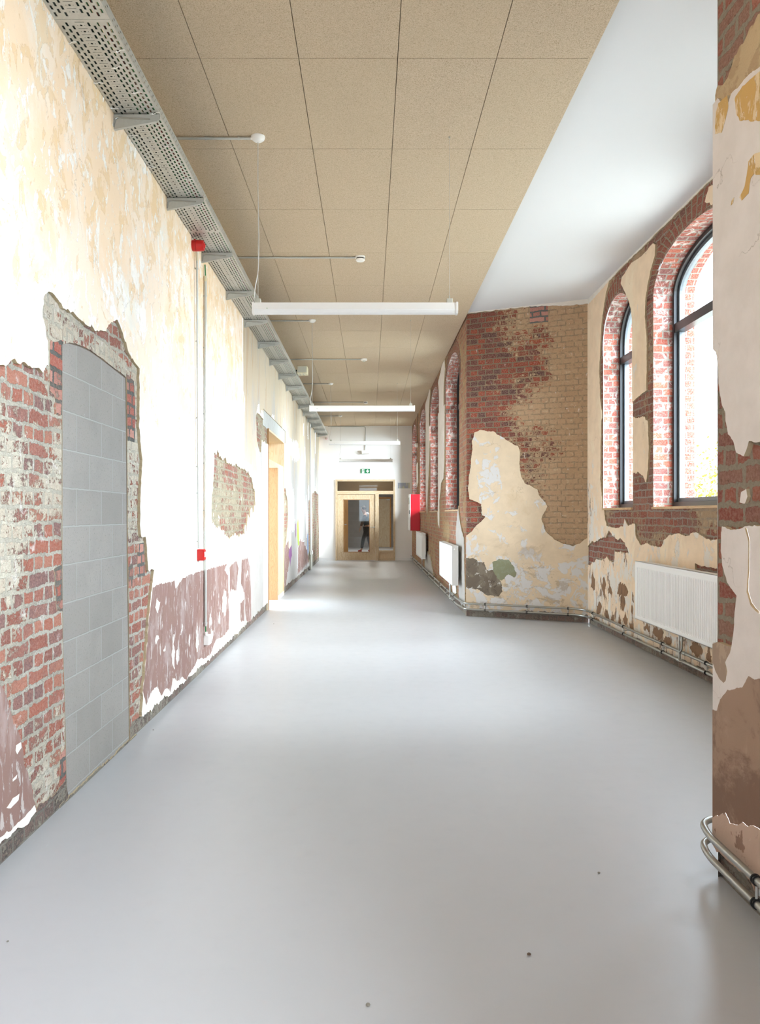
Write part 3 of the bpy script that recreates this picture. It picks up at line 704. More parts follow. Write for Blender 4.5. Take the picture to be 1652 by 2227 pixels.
def window(idx, W, uc, a, zs, b, recess=.20, reveal='brick_reveal', trz=3.325, sill=True):
    """opening, reveals, frame, glass and outer brick of one arched window; u runs along wall W, depth goes out"""
    root = empty('window_%d' % idx, (0, 0, 0), kind='structure')
    O = arch_pts(uc, a, zs, b, SILL)
    def strip(pts, d0, d1, mat, name, shrink=0.0):
        vs = []; fs = []; uvs = []; acc = 0.0; accs = [0.0]
        for q, r in zip(pts, pts[1:]): acc += math.dist(q, r); accs.append(acc)
        half = accs[-1] / 2
        nd = 1
        for i, (u, z) in enumerate(pts):
            vs += [W.at(u, z, -d0), W.at(u, z, -d1)]
        for i in range(len(pts) - 1):
            fs.append((2 * i, 2 * i + 2, 2 * i + 3, 2 * i + 1))
            va, vb = accs[i], accs[i + 1]
            if va > half: va, vb = accs[-1] - va, accs[-1] - vb
            uvs += [(d0 + uc, va + SILL), (d0 + uc, vb + SILL), (d1 + uc, vb + SILL), (d1 + uc, va + SILL)]
        return mesh_obj(name, vs, fs, mat, None, uvs, parent=root)
    strip(O, 0, recess, reveal, 'reveal')
    # outer brick: a little narrower, behind the frame
    Oo = arch_pts(uc, a - .05, zs, b - .05, SILL)
    strip(Oo, recess + .10, recess + .20, 'brick_out', 'outer_reveal')
    vs = []; fs = []; uvs = []
    Ob = arch_pts(uc, a + .25, zs, b + .25, SILL - .2)
    for (q, r) in zip(Oo, Ob): vs += [W.at(q[0], q[1], -(recess + .20)), W.at(r[0], r[1], -(recess + .20))]
    for i in range(len(Oo) - 1): fs.append((2 * i, 2 * i + 2, 2 * i + 3, 2 * i + 1)); uvs += [Oo[i], Oo[i + 1], Ob[i + 1], Ob[i]]
    mesh_obj('outer_brick', vs, fs, 'brick_out', None, uvs, parent=root)
    # frame: outer profile then sash
    def ring(a1, b1, a0, b0, d0, d1, mat, name, z0o, z0i):
        A = arch_pts(uc, a1, zs, b1, z0o); B = arch_pts(uc, a0, zs, b0, z0i); n = len(A); vs = []; fs = []
        for i in range(n):
            vs += [W.at(*A[i], -d0), W.at(*B[i], -d0), W.at(*B[i], -d1), W.at(*A[i], -d1)]
        for i in range(n):
            j = (i + 1) % n
            for k in range(4): fs.append((4 * i + k, 4 * j + k, 4 * j + (k + 1) % 4, 4 * i + (k + 1) % 4))
        o = mesh_obj(name, vs, fs, mat, parent=root); return o
    fr = ring(a, b, a - .045, b - .045, recess - .005, recess + .10, 'black_frame', 'frame', SILL, SILL + .05)
    ring(a - .045, b - .045, a - .085, b - .085, recess + .035, recess + .09, 'gray_frame', 'sash', SILL + .05, SILL + .09)
    def cyl_box(u0, u1, z0, z1, d0, d1, mat, name):
        vs = [W.at(u, z, -d) for u in (u0, u1) for d in (d0, d1) for z in (z0, z1)]
        return mesh_obj(name, vs, [(0, 1, 3, 2), (4, 6, 7, 5), (0, 4, 5, 1), (2, 3, 7, 6), (0, 2, 6, 4), (1, 5, 7, 3)], mat, parent=root)
    cyl_box(uc - a + .03, uc + a - .03, trz - .045, trz + .045, recess, recess + .095, 'black_frame', 'transom')
    G = arch_pts(uc, a - .08, zs, b - .08, SILL + .08)
    gv = [W.at(u, z, -(recess + .06)) for u, z in G]
    mesh_obj('glass', gv, [tuple(range(len(gv)))], 'glass', parent=root)
    if sill: cyl_box(uc - a + .004, uc + a - .004, SILL - .022, SILL + .002, -.022, recess, 'pine_y', 'window_sill')
    cyl_box(uc - a - .1, uc + a + .1, SILL - .1, SILL + .001, recess + .1, recess + .35, 'concrete', 'outer_sill')
    return root

def arch_uv(uc, a, b, zs):
    def fn(u, z):
        dx, dz = u - uc, max(z - zs, -.3)
        th = math.atan2(dz / b, dx / a); r = math.hypot(dx / a, dz / b)
        return ((r - 1) * (a + b) / 2 + .012, th * (a + b) / 2 * 1.04 + 5)
    return fn

# far right wall (beyond the bay)
WF = Wall((1.366, 11.28), (1.320, 24.93), 1)
f0 = 11.28
p = WF.P
T = PL
WF.reg(p([(953, 838), (968, 770), (969.5, 800), (968, 1000), (966, 1040), (961, 1050), (957, 1090), (957, 1150), (954, 1140), (952, 1100)]), 'plaster_pier', T, .015, .03)
WF.reg(p([(926, 880), (936.5, 842), (936.5, 900), (935, 1000), (932, 1060), (930, 1120), (927, 1080)]), 'plaster_pier', T, .015, .03)
WF.reg(p([(906, 1010), (910, 1005), (910.5, 1050), (907, 1060)]), 'plaster_white', T, .015, .03)
WF.reg(p([(998, 1100), (1003, 1140), (1008, 1160), (1011, 1170), (1014, 1345), (1003, 1335), (1000, 1320), (999, 1250), (995, 1235), (993, 1160)]), 'plaster_gray', T, .02, .03)
WF.reg(p([(985, 1262), (993, 1262), (994, 1290), (986, 1290)]), 'plaster_white', T, .02, .03)
WF.reg(p([(925, 1205), (936, 1210), (945, 1250), (935, 1262), (925, 1240)]), 'plaster_gray', T, .03, .03, drip=.1)
WF.reg([(-.1, -.1), (-.1, .12), (5, .13), (14, .12), (14, -.1)], 'brick_dark', -.004, .02, .04)
FAR = dict(zs=3.66, b=.40)
for c, a in FAR_WIN:
    uc = c - f0
    WF.reg(arch_pts(uc, a + .22, FAR['zs'], FAR['b'] + .22, 3.4), 'brick_arch', .001, .006, .05, uvf=arch_uv(uc, a, FAR['b'], FAR['zs']))
    WF.reg(arch_pts(uc, a, FAR['zs'], FAR['b'], SILL), None, 0, 0)
tag(WF.build('wall_right', 'brick_far', (0, 24.93 - f0, 0, WCEIL)), kind='structure')
for i, (c, a) in enumerate(FAR_WIN): window(i + 1, WF, c - f0, a, FAR['zs'], FAR['b'])

# alcove back wall
WA = Wall((1.366, 11.28), (2.895, 10.56), -1)
p = WA.P
WA.reg(p([(1033, 940), (1045, 935), (1060, 938), (1075, 938), (1090, 950), (1110, 962), (1125, 970), (1131, 985), (1129, 1010), (1133, 1035), (1140, 1052), (1155, 1057), (1168, 1065), (1175, 1080), (1188, 1092), (1191, 1103),
          (1182, 1115), (1178, 1128), (1183, 1150), (1190, 1160), (1205, 1172), (1225, 1183), (1245, 1187), (1262, 1181), (1275, 1170), (1300, 1165), (1300, 1333), (1000, 1327), (1000, 1170), (1016, 1163), (1030, 1150), (1045, 1135), (1055, 1125),
          (1056, 1110), (1045, 1095), (1035, 1090), (1022, 1085), (1018, 1070), (1020, 1040), (1025, 1000), (1028, 960)]), 'plaster_alcove', T, .008, .012)
WA.reg(p([(990, 1180), (1035, 1160), (1045, 1205), (1110, 1212), (1140, 1240), (1160, 1222), (1285, 1222), (1300, 1340), (990, 1330)]), 'alcove_patchy', T, .02, .012)
WA.reg(p([(1000, 1215), (1030, 1213), (1038, 1222), (1052, 1224), (1060, 1240), (1080, 1238), (1088, 1262), (1092, 1285), (1085, 1297), (1060, 1296), (1040, 1280), (1000, 1275)]), 'plaster_soil', T + .001, .014, .012)
WA.reg(p([(1072, 1222), (1085, 1216), (1105, 1218), (1115, 1230), (1125, 1245), (1118, 1255), (1105, 1248), (1092, 1262), (1082, 1258), (1074, 1240)]), 'paint_green', T + .0015, .012, .012)
WA.reg(p([(1045, 965), (1062, 960), (1080, 990), (1092, 1060), (1088, 1110), (1070, 1135), (1050, 1120), (1040, 1060), (1036, 1000)]), 'alcove_patchy', T, .02, .012)
WA.reg(p([(1150, 640), (1192, 640), (1191, 700), (1152, 704)]), 'brick_gray', .004, .006, .02)
WA.reg([(-.1, -.2), (-.1, .11), (.5, .10), (1.0, .13), (1.4, .11), (1.8, .12), (1.8, -.2)], 'brick_dark', -.004, .02, .02)
WA.reg([(-.1, 4.5), (-.1, 4.262), (.6, 4.27), (1.2, 4.255), (1.3, 4.23), (1.45, 4.22), (1.8, 4.22), (1.8, 4.5)], 'white_edge', .006, .008, .02)
tag(WA.build('wall_alcove', 'brick_brown', (0, WA.L, 0, WCEIL)), kind='structure')

# bay wall with the big windows
WB = Wall((2.895, 10.56), (2.895, 3.9), -1)
# distance runs from the far corner towards the camera
def ub(y): return 10.56 - y
p = WB.P
WB.reg(p([(1275, 640), (1322, 594), (1328, 605), (1320, 640), (1312, 690), (1309, 730), (1306, 800), (1307, 860), (1311, 900), (1309, 960), (1308, 1040), (1311, 1090), (1317, 1115), (1318, 1130), (1322, 1145), (1340, 1148), (1358, 1145), (1361, 1128),
          (1368, 1142), (1384, 1140), (1386, 1165), (1395, 1185), (1410, 1180), (1425, 1187), (1440, 1190), (1447, 1175), (1460, 1163), (1480, 1160), (1500, 1165), (1515, 1155), (1530, 1165), (1550, 1175), (1567, 1172), (1700, 1130), (2400, 1130), (2400, 2400), (1275, 1350)]), 'plaster_tan', T, .010, .015)
WB.reg(p([(1352, 618), (1355, 604), (1375, 572), (1401, 555), (1424, 527), (1428, 532), (1427, 555), (1418, 587), (1412, 618), (1407, 647), (1405, 690), (1409, 733), (1409, 776), (1409, 848), (1378, 874), (1375, 791), (1374, 690), (1371, 661), (1361, 633)]), 'plaster_tan', T, .007, .015)
WB.reg(p([(1379, 910), (1404, 904), (1412, 918), (1414, 977), (1412, 1019), (1408, 1046), (1396, 1031), (1379, 1027)]), 'plaster_tan', T, .008, .015, drip=.02)
WB.reg(p([(1537, 440), (1545, 405), (1560, 398), (1560, 470), (1548, 440)]), 'plaster_tan', T, .008, .015)
WB.reg(p([(1275, 1040), (1295, 1060), (1306, 1140), (1330, 1150), (1375, 1200), (1388, 1240), (1390, 1340), (1480, 1390), (1700, 1440), (2000, 2000), (1275, 1380)]), 'tan_patchy', T, .02, .015)
WB.reg(p([(1275, 1200), (1283, 1183), (1300, 1175), (1320, 1168), (1327, 1155), (1340, 1170), (1350, 1172), (1362, 1180), (1370, 1200), (1355, 1200), (1340, 1198), (1338, 1222), (1328, 1222), (1322, 1210), (1310, 1220), (1300, 1215), (1292, 1225), (1275, 1230)]), 'brick_bay', 0, .01, .015, drip=.02)
WB.reg(p([(1515, 1226), (1580, 1240), (1580, 1270), (1518, 1255)]), 'brick_bay', 0, .01, .015)
PB_ = T + .0012
for k, (x, y, w, h) in enumerate([(1292, 1268, 10, 38), (1316, 1275, 10, 42), (1330, 1285, 9, 24), (1355, 1282, 24, 40), (1357, 1312, 12, 34), (1305, 1325, 12, 30), (1322, 1335, 8, 26), (1335, 1345, 7, 18), (1350, 1352, 9, 20), (1363, 1350, 10, 28), (1377, 1360, 10, 16),
                                  (1380, 1298, 5, 24), (1378, 1325, 5, 16), (1435, 1375, 26, 30), (1455, 1395, 18, 22), (1518, 1415, 32, 30), (1545, 1430, 12, 24), (1410, 1365, 14, 16), (1298, 1345, 14, 14), (1545, 1415, 10, 24)]):
    c = WB.px(x, y); c2 = WB.px(x + w / 2, y); hh = h * (WB.p0[1] - c[0]) / F
    WB.reg(blob(c[0], c[1], 2 * abs(c2[0] - c[0]), hh, 12, k + 20), 'plaster_brownpeel', PB_, .016, .012, drip=.03)
WB.reg([(-.1, -.2), (-.1, .10), (1.5, .09), (3.5, .10), (8, .10), (8, -.2)], 'brick_dark', -.002, .012, .02)
WB.reg([(-.1, 4.5), (-.1, 4.20), (.3, 4.21), (1.2, 4.258), (2.5, 4.262), (3.2, 4.262), (8, 4.262), (8, 4.5)], 'white_edge', .012, .006, .02)
BAY = [(3.5, .5), (3.66, .40), (3.5, .5)]
for (c, a), (zs, b) in zip(BAY_WIN, BAY):
    uc = ub(c)
    ring = arch_pts(uc, a + .21, zs, b + .21, zs - .1)
    WB.regs.insert(0, dict(poly=rough(ring, .005, .03), mat='brick_arch', lvl=.0012, uvf=arch_uv(uc, a, b, zs), edge='edge'))
    WB.reg(arch_pts(uc, a + .02, zs, b + .02, SILL - .0), 'brick_bay', 0.0008, .006, .02)
    WB.reg(arch_pts(uc, a, zs, b, SILL), None, 0, 0)
tag(WB.build('wall_bay', 'brick_bay', (0, WB.L, 0, WCEIL)), kind='structure')
for i, ((c, a), (zs, b)) in enumerate(zip(BAY_WIN, BAY)): window(5 + i, WB, ub(c), a, zs, b)

# near pier: face towards the corridor, splayed return into the bay
WP = Wall((1.380, 3.17), (1.405, -4), -1)
p = WP.P
WP.reg(p([(1530, 260), (1556, 215), (1568, 190), (1585, 170), (1600, 130), (1625, 95), (1652, 40), (1800, -150), (1900, -60), (1652, 175), (1600, 225), (1556, 260)]), 'render_tan', .010, .008, .008, drip=.02)
WP.reg(p([(1530, 236), (1557, 232), (1571, 214), (1585, 225), (1594, 222), (1600, 201), (1615, 190), (1628, 173), (1652, 155), (1900, -60), (1900, 900), (1652, 962), (1640, 960), (1632, 985), (1628, 993), (1612, 985), (1606, 960), (1595, 945), (1590, 920), (1588, 895),
          (1580, 880), (1574, 850), (1572, 800), (1566, 765), (1560, 757), (1540, 745)]), 'plaster_pier', .02, .005, .008)
WP.reg(p([(1580, 1146), (1600, 1152), (1620, 1150), (1630, 1145), (1652, 1143), (1900, 1100), (1900, 2600), (1530, 1800), (1530, 1396), (1556, 1398), (1575, 1405), (1600, 1410), (1606, 1379), (1610, 1330), (1613, 1295), (1592, 1265), (1582, 1233), (1577, 1197)]), 'plaster_pier', .02, .005, .008)
WP.reg(p([(1558, 1402), (1572, 1398), (1600, 1408), (1598, 1420), (1588, 1440), (1592, 1460), (1588, 1478), (1583, 1484), (1575, 1475), (1568, 1462), (1560, 1440)]), 'plaster_drab', .0210, .004, .008)
WP.reg(p([(1530, 1543), (1570, 1545), (1577, 1520), (1592, 1498), (1603, 1499), (1625, 1495), (1640, 1470), (1652, 1478), (1900, 1440), (1900, 2300), (1530, 1780)]), 'plaster_pierbrown', .0211, .004, .008)
WP.reg(p([(1530, 1775), (1560, 1778), (1568, 1772), (1573, 1774), (1590, 1768), (1600, 1792), (1612, 1796), (1628, 1790), (1640, 1800), (1652, 1795), (1900, 1980), (1900, 2500), (1530, 1900)]), 'plaster_pinklow', .0216, .005, .008)
WP.reg(p([(1567, 245), (1572, 225), (1585, 212), (1593, 205), (1594, 235), (1588, 262), (1580, 290), (1566, 293)]), 'paint_ochre', .0212, .005, .008)
WP.reg(p([(1608, 215), (1625, 190), (1652, 165), (1800, 60), (1800, 250), (1652, 262), (1640, 258), (1620, 262), (1612, 245)]), 'paint_ochre', .0212, .005, .008)
WP.reg(p([(1640, 350), (1652, 335), (1700, 320), (1700, 380), (1652, 378), (1645, 390), (1640, 420), (1625, 436), (1620, 430), (1632, 405)]), 'paint_ochre', .0212, .004, .008)
WP.reg(p([(1603, 434), (1608, 428), (1606, 440), (1601, 446)]), 'paint_ochre', .0212, .002, .008)
WP.reg(p([(1618, 1070), (1628, 1064), (1632, 1080), (1626, 1095), (1615, 1092)]), 'plaster_pier', .012, .003, .008)
WP.reg(p([(1631, 1150), (1635, 1148), (1642, 1175), (1641, 1240), (1639, 1285), (1647, 1310), (1662, 1328), (1662, 1334), (1643, 1315), (1635, 1288), (1638, 1240), (1639, 1178)]), 'render_tan', .0202, .002, .006)
#WP.reg(p([(1608, 1380), (1620, 1378), (1640, 1400), (1648, 1412), (1640, 1420), (1625, 1408), (1612, 1395)]), 'plaster_white', .0205, .003, .008)
WP.reg([(-.1, -.2), (-.1, .13), (.1, .115), (.3, .12), (.6, .1), (8, .1), (8, -.2)], 'brick_dark', -.012, .012, .012)
c0 = 3.17 - 0.6
WP.reg(arch_pts(c0, 1.0, 3.66, .4, SILL), None, 0, 0)
tag(WP.build('wall_pier', 'brick_pier', (0, WP.L, 0, WCEIL)), kind='structure')
window(8, WP, c0, 1.0, 3.66, .4)
WR = Wall((1.376, 3.165), (2.895, 3.9), 1)
WR.reg([(-.2, -.2), (-.2, .12), (2, .12), (2, -.2)], 'brick_dark', -.004, .01, .02)
tag(WR.build('wall_return', 'plaster_pier', (0, WR.L, 0, WCEIL)), kind='structure')

bw = MB().box(-1.6, -.7, -4.1, -4, 0, WCEIL).box(.5, 1.5, -4.1, -4, 0, WCEIL).box(-.7, .5, -4.1, -4, 0, 1.0).box(-.7, .5, -4.1, -4, 3.4, WCEIL)  # unseen wall added behind the camera to cut daylight, opening sized for it
tag(bw.build('wall_light_block', 'white_wall'), kind='structure')
# ------------------------------------------------------------------ ceilings
cw = MB().box(-1.7, 3.3, -4, 25.0, WCEIL, WCEIL + .05)
tag(cw.build('ceiling_bay', 'white_ceiling'), kind='structure')
ce = MB()
xs = [-1.6, -1.03, -.43, .17, .77, 1.325]
ys = [4.85 + 1.2 * k for k in range(-8, 17)] + [24.93]
G = .0022
for i in range(len(xs) - 1):
    for j in range(len(ys) - 1):
        ce.box(xs[i] + G, xs[i + 1] - G, ys[j] + G, ys[j + 1] - G, CEIL, CEIL + .03)
tag(ce.build('ceiling_panels', 'woodwool'), kind='structure')
ep = MB().box(1.325 - .001, 1.345, -4, 24.93, CEIL + .001, WCEIL)
tag(ep.build('trim_2', 'woodwool'), kind='structure')
bk = MB().box(-1.6, 1.345, -4, 24.93, CEIL + .03, CEIL + .034)
tag(bk.build('ceiling_backing', 'dark_panel'), kind='structure')

# ------------------------------------------------------------------ radiators
def radiator(W_u, length, z0, z1, xw, yc, label, group=None, cap_near=True):
    """panel radiator standing off a wall whose face is at x = xw; front looks towards -x; yc is the middle"""
    root = empty('radiator', (xw, yc, z0), label, 'radiator', group)
    h = z1 - z0; L = length / 2; D = .13
    fp = MB(); n = int(length / .0333); pts = []
    y = -L + .045; zlo, zhi = .035, h - .06
    # front sheet with vertical flutes
    rows = []
    k = int((length - .09) / .036); w = (length - .09) / k
    prof = [(-L, -D), (-L + .045, -D)]
    for i in range(k):
        a = -L + .045 + i * w
        prof += [(a + w * .15, -D + .012), (a + w * .45, -D + .012), (a + w * .6, -D), (a + w, -D)]
    prof += [(L, -D)]
    vs = []; fs = []
    for yy, xx in prof:
        vs += [(-D, yy, 0), (-D, yy, zlo), (xx, yy, zlo + .02), (xx, yy, zhi - .02), (-D, yy, zhi), (-D, yy, h)]
    for i in range(len(prof) - 1):
        for j in range(5): a = i * 6 + j; fs.append((a, a + 6, a + 7, a + 1))
    fp.add(vs, fs)
    fp.box(-D, -D + .012, -L, L, 0, .004).box(-D, -D + .012, -L, L, h - .004, h)
    fp.build('front_panel', 'white_paint', root)
    MB().box(-.055, -.043, -L + .01, L - .01, .01, h - .01).build('rear_panel', 'white_paint', root)
    for s_ in (-1, 1):
        sp = MB().box(-D + .001, -.04, s_ * L, s_ * (L - .003), .004, h - .002)
        so = sp.build('side_cover', 'white_paint', root)
    g = MB().box(-D + .012, -.04, -L + .004, L - .004, h - .006, h - .002)
    for i in range(int(length / .03)):
        yy = -L + .02 + i * .03
        if yy < L - .02: g.box(-D + .02, -.05, yy, yy + .012, h - .002, h + .001)
    g.build('top_grille', 'white_paint', root)
    for q in (-L + .25, L - .28): MB().box(-.042, 0, q, q + .03, .1, h - .08).build('wall_bracket', 'gray_plastic', root)
    kn = MB().lathe([(.018, 0), (.021, -.012), (.021, -.04), (.017, -.05)], 'y', (-.085, -L, h - .05), 18); kn.build('valve_knob', 'white_plastic', root)
    return root

XR = 1.345
radiator(None, 2.15, .39, .975, 1.338, 12.78, 'white ribbed panel radiator under the nearest corridor window, before the brick corner', None)
radiator(None, 2.2, .41, 1.01, 1.318, 19.35, 'small-looking distant white radiator below the red hose cabinet', None)
radiator(None, 2.2, .36, .955, 2.872, 7.16, 'large white fluted radiator on the bay wall under the big arched window', None)

# ------------------------------------------------------------------ heating pipes with their clamps
zU, zL, R = .190, .110, .0135
core = [(1.25, 24.2), (1.262, 18.0), (1.290, 11.75), (1.335, 11.20), (2.74, 10.535 - .0), (2.815, 10.38), (2.815, 4.05), (2.70, 3.92), (1.47, 3.30), (1.345, 3.24), (1.313, 3.10), (1.330, .2)]
core[4] = (2.72, 10.555)
bends = {2: .12, 3: .12, 4: .2, 5: .12, 6: .1, 7: .1, 8: .1, 9: .06, 10: .06}
def pipe_path(z, grow=0.0):
    pts = [(x, y, z) for x, y in core]; return fillet(pts, .09, 7)
clampspots = []      # (x, y, direction of the pipe, distance to the wall)
def inter(a, b, t): return (a[0] + (b[0] - a[0]) * t, a[1] + (b[1] - a[1]) * t)
for y in (10.07, 8.86, 7.68, 6.685, 5.5): clampspots.append((2.815, y, (0, 1), (1, 0), .06))
a, b = core[3], core[4]; dv = Vector((b[0] - a[0], b[1] - a[1])).normalized(); nv = (-dv.y, dv.x)
for xq in (1.60, 2.13, 2.63):
    t = (xq - a[0]) / (b[0] - a[0]); q = inter(a, b, t); clampspots.append((q[0], q[1], (dv.x, dv.y), nv, .05))
for y in (12.2, 13.3, 14.5, 15.8, 17.2, 19.0, 21.0, 23.0): clampspots.append((1.290 - (y - 11.75) * .0045 if y < 18 else 1.258, y, (0, 1), (1, 0), .05))
for y in (2.72, 1.7): clampspots.append((1.316 + (3.1 - y) * .006 - .003, y, (0, 1), (1, 0), .07))
pu = MB().tube(pipe_path(zU), R, 16).build('heating_pipe', 'steel_pipe'); tag(pu, 'upper galvanised heating pipe of the pair running low along the right-hand walls', 'pipe')
plw = MB().tube(pipe_path(zL), R, 16).build('heating_pipe', 'steel_pipe'); tag(plw, 'lower galvanised heating pipe of the pair, closest to the floor along the right-hand walls', 'pipe')
for x, y, d, n, w in clampspots:
    d = Vector((d[0], d[1], 0)); n = Vector((n[0], n[1], 0)); q = Vector((x, y, 0))
    for z, par in ((zU, pu), (zL, plw)):
        m = MB()
        for s_ in (-.006, .006): m.tube([q + d * (s_ - .0035) + Vector((0, 0, z)), q + d * (s_ + .0035) + Vector((0, 0, z))], .0185, 16)
        c = m.build('pipe_clamp', 'black', par, 'pipe clamp of black rubber')
        if par is pu: cl1 = c
    c = cl1
    zc = (zU + zL) / 2; k = MB()
    k.tube([q + d * -.002 + Vector((0, 0, z)) for z in (zL + .016, zU - .016)], .005, 8)
    k.tube([q + Vector((0, 0, zc)), q + n * (w + .01) + Vector((0, 0, zc))], .004, 8)
    k.tube([q + n * .012 + Vector((0, 0, zc - .012)), q + n * .012 + Vector((0, 0, zc + .012))], .008, 8)
    k.build('clamp_bracket', 'galv', c)

def feed(x, y, zr, label, xpipe, parent_label=None):
    """two short risers with valves between the pipe pair and a radiator"""
    root = empty('radiator_feed', (x, y, zL), label, 'pipe')
    for i, (dy, zz) in enumerate(((-.02, zU), (.035, zL))):
        pt = fillet([(xpipe - x, dy - .06 * (1 if i else -1), zz - zL), (xpipe - x - .03, dy - .02 * (1 if i else -1), zz - zL + .0), (0, dy, zz - zL + .03), (0, dy, zr - zL)], .03, 4)
        MB().tube(pt, .0085, 10).build('riser_pipe', 'steel_pipe', root)
        MB().lathe([(.014, -.075), (.014, -.055), (.011, -.05), (.011, -.03), (.017, -.028), (.017, -.012), (.012, -.01), (.012, 0)], 'z', (0, dy, zr - zL), 12).build('valve', 'galv', root)
        tm = MB().tube([(xpipe - x, dy - .05, zz - zL), (xpipe - x, dy + .09, zz - zL)], .0165, 12)
        tm.build('tee_fitting', 'galv', root)
    return root
feed(2.80, 7.19, .372, 'short twin steel riser pipes with valves feeding the large bay radiator', 2.815)
feed(1.262, 12.55, .40, 'short twin riser pipes under the radiator at the nearest corridor window', 1.286)
feed(1.245, 19.0, .42, 'short riser pipes under the distant radiator near the red cabinet', 1.258)

# ------------------------------------------------------------------ fluorescent lamps
def lamp(y, label, i):
    z = 2.90
    root = empty('pendant_light', (-.106, y, z), label, 'ceiling lamp', 'hanging tube lamps')
    L = .75
    prof = [(-.04, .03), (-.035, .078), (-.02, .082), (.02, .082), (.035, .078), (.04, .03)]
    MB().prism([(a, b) for a, b in prof], 'x', -L + .012, L - .012).build('lamp_body', 'white_plastic', root)
    MB().prism([(-.037, .03), (-.037, .02), (-.028, .006), (-.012, .0), (.012, 0), (.028, .006), (.037, .02), (.037, .03)], 'x', -L + .012, L - .012).build('diffuser', 'white_paint', root)
    for s_ in (-1, 1):
        MB().prism([(-.042, .02), (-.03, 0.0), (.03, 0.0), (.042, .02), (.042, .075), (.034, .084), (-.034, .084), (-.042, .075)], 'x', s_ * L, s_ * (L - .014)).build('end_cap', 'white_plastic', root)
        xx = (-.711, .690)[s_ > 0]
        MB().box(xx - .021, xx + .021, -.025, .025, .080, .112, .004).box(xx - .004, xx + .004, -.004, .004, .11, .135).build('hanging_bracket', 'gray_plastic', root)
        MB().tube([(xx, 0, .12), (xx, 0, CEIL - z)], .0012, 6).build('suspension_wire', 'wire', root)
    MB().lathe([(.0035, -.0406), (.0035, -.0400)], 'y', (-.64, 0, .035), 10).build('status_light', 'led', root)
    # feed cable swinging from the rose to the lamp
    cp = [(-.711 + .0, .0, CEIL - z - .03), (-.713, .0, 1.0), (-.708, .002, .7), (-.704, .002, .5), (-.712, .002, .3), (-.735, .0, .19), (-.738, 0, .12), (-.728, 0, .10)]
    MB().tube(fillet(cp, .12, 4), .0032, 6).build('power_cord', 'wire', root, 'pale grey power cord')
    MB().lathe([(.052, 0), (.052, -.006), (.046, -.022), (.03, -.035), (.008, -.042)], 'z', (-.711, 0, CEIL - z), 24).build('ceiling_rose', 'white_plastic', root)
    MB().lathe([(.006, 0), (.006, -.012)], 'z', (.690, 0, CEIL - z), 10).build('wire_anchor', 'galv', root)
    return root
lamp(5.853, 'nearest and largest of the white tube lamps hung on thin wires', 0)
lamp(11.37, 'second white tube lamp along the corridor, hanging in front of the far ceiling', 1)
lamp(16.85, 'third white tube lamp, crossing the conduit above the far door', 2)
lamp(22.35, 'farthest white tube lamp, just above the green exit sign', 3)

# ------------------------------------------------------------------ ceiling conduits, detectors
def conduit(name, pts, r, label, cat='conduit', group=None, saddles=(), mat='galv', nrm=(0, 0, 1)):
    o = MB().tube(pts, r, 10).build(name, mat); tag(o, label, cat, group)
    for s_ in saddles:
        s_ = Vector(s_); d = (Vector(pts[-1]) - Vector(pts[0])).normalized(); n = Vector(nrm)
        m = MB().tube([s_ - d * .006, s_ + d * .006], r + .0035, 10).tube([s_, s_ + n * (r + .008)], .005, 8)
        m.build('saddle', 'galv', o)
    return o
zc = CEIL - .013
def det(y, kind, label):
    root = empty('smoke_detector' if kind else 'motion_sensor', (-.10, y, CEIL), label, 'detector')
    if kind:
        MB().lathe([(.052, 0), (.052, -.018), (.05, -.020)], 'z').build('base', 'white_plastic', root)
        MB().lathe([(.042, -.020), (.042, -.032)], 'z').build('vent', 'black', root)
        MB().lathe([(.048, -.030), (.048, -.044), (.04, -.052), (.012, -.054)], 'z').build('cap', 'white_plastic', root)
    else:
        MB().lathe([(.055, 0), (.055, -.028), (.048, -.036)], 'z').build('base', 'white_plastic', root)
        MB().lathe([(.032, -.034), (.030, -.044), (.018, -.052), (.004, -.055)], 'z').build('lens', 'gray_plastic', root)
for y, x1, lab in ((5.853, -.87, 'galvanised conduit from the cable tray to the nearest lamp rose'), (8.57, -.155, 'long galvanised ceiling conduit ending at the nearest smoke detector'),
                   (11.37, -.87, 'short ceiling conduit leading to the second lamp rose'), (14.2, -.16, 'long ceiling conduit from the junction box to the round motion sensor'),
                   (16.85, -.87, 'short ceiling conduit leading to the third lamp rose'), (19.6, -.155, 'long ceiling conduit ending at the farther smoke detector'), (22.35, -.87, 'short ceiling conduit to the farthest lamp rose')):
    c = conduit('ceiling_conduit', [(-1.45, y, zc), (x1, y, zc)], .0095, lab, 'conduit', None, [(x, y, zc) for x in (-1.2, -.72, x1 - .09) if x < x1 - .05])
    MB().tube([(x1, y, zc), (x1 + .02, y, zc)], .011, 10).build('cable_gland', 'white_plastic', c)
    MB().tube([(x1 + .02, y, zc), (x1 + .055, y, zc + .004)], .005, 8).build('cable_end', 'green_cable' if x1 < -.5 else 'red_cable', c)
det(8.57, True, 'round white smoke detector between the first two tube lamps'); det(14.2, False, 'round white motion sensor at the end of the long conduit beyond the second lamp'); det(19.6, True, 'farthest round white smoke detector on the wood-wool ceiling')

jb = empty('junction_box', (-1.13, 13.5, 3.80), 'beige plastic junction box with round knockouts beside the cable tray', 'junction box')
MB().box(-.085, .085, -.14, .12, .0, .12, .006).build('box_body', 'beige_plastic', jb)
MB().box(-.075, .075, -.146, -.14, .01, .11, .003).build('lid', 'gray_plastic', jb)
for i in range(4):
    for j in range(2): MB().lathe([(.014, -.004), (.014, 0)], 'z', (-.04 + .06 * j, -.1 + .055 * i, 0), 12).build('knockout', 'gray_plastic', jb)
MB().tube([(-.13, -.08, .05), (-.085, -.08, .05)], .014, 10).build('cable_gland', 'black', jb)

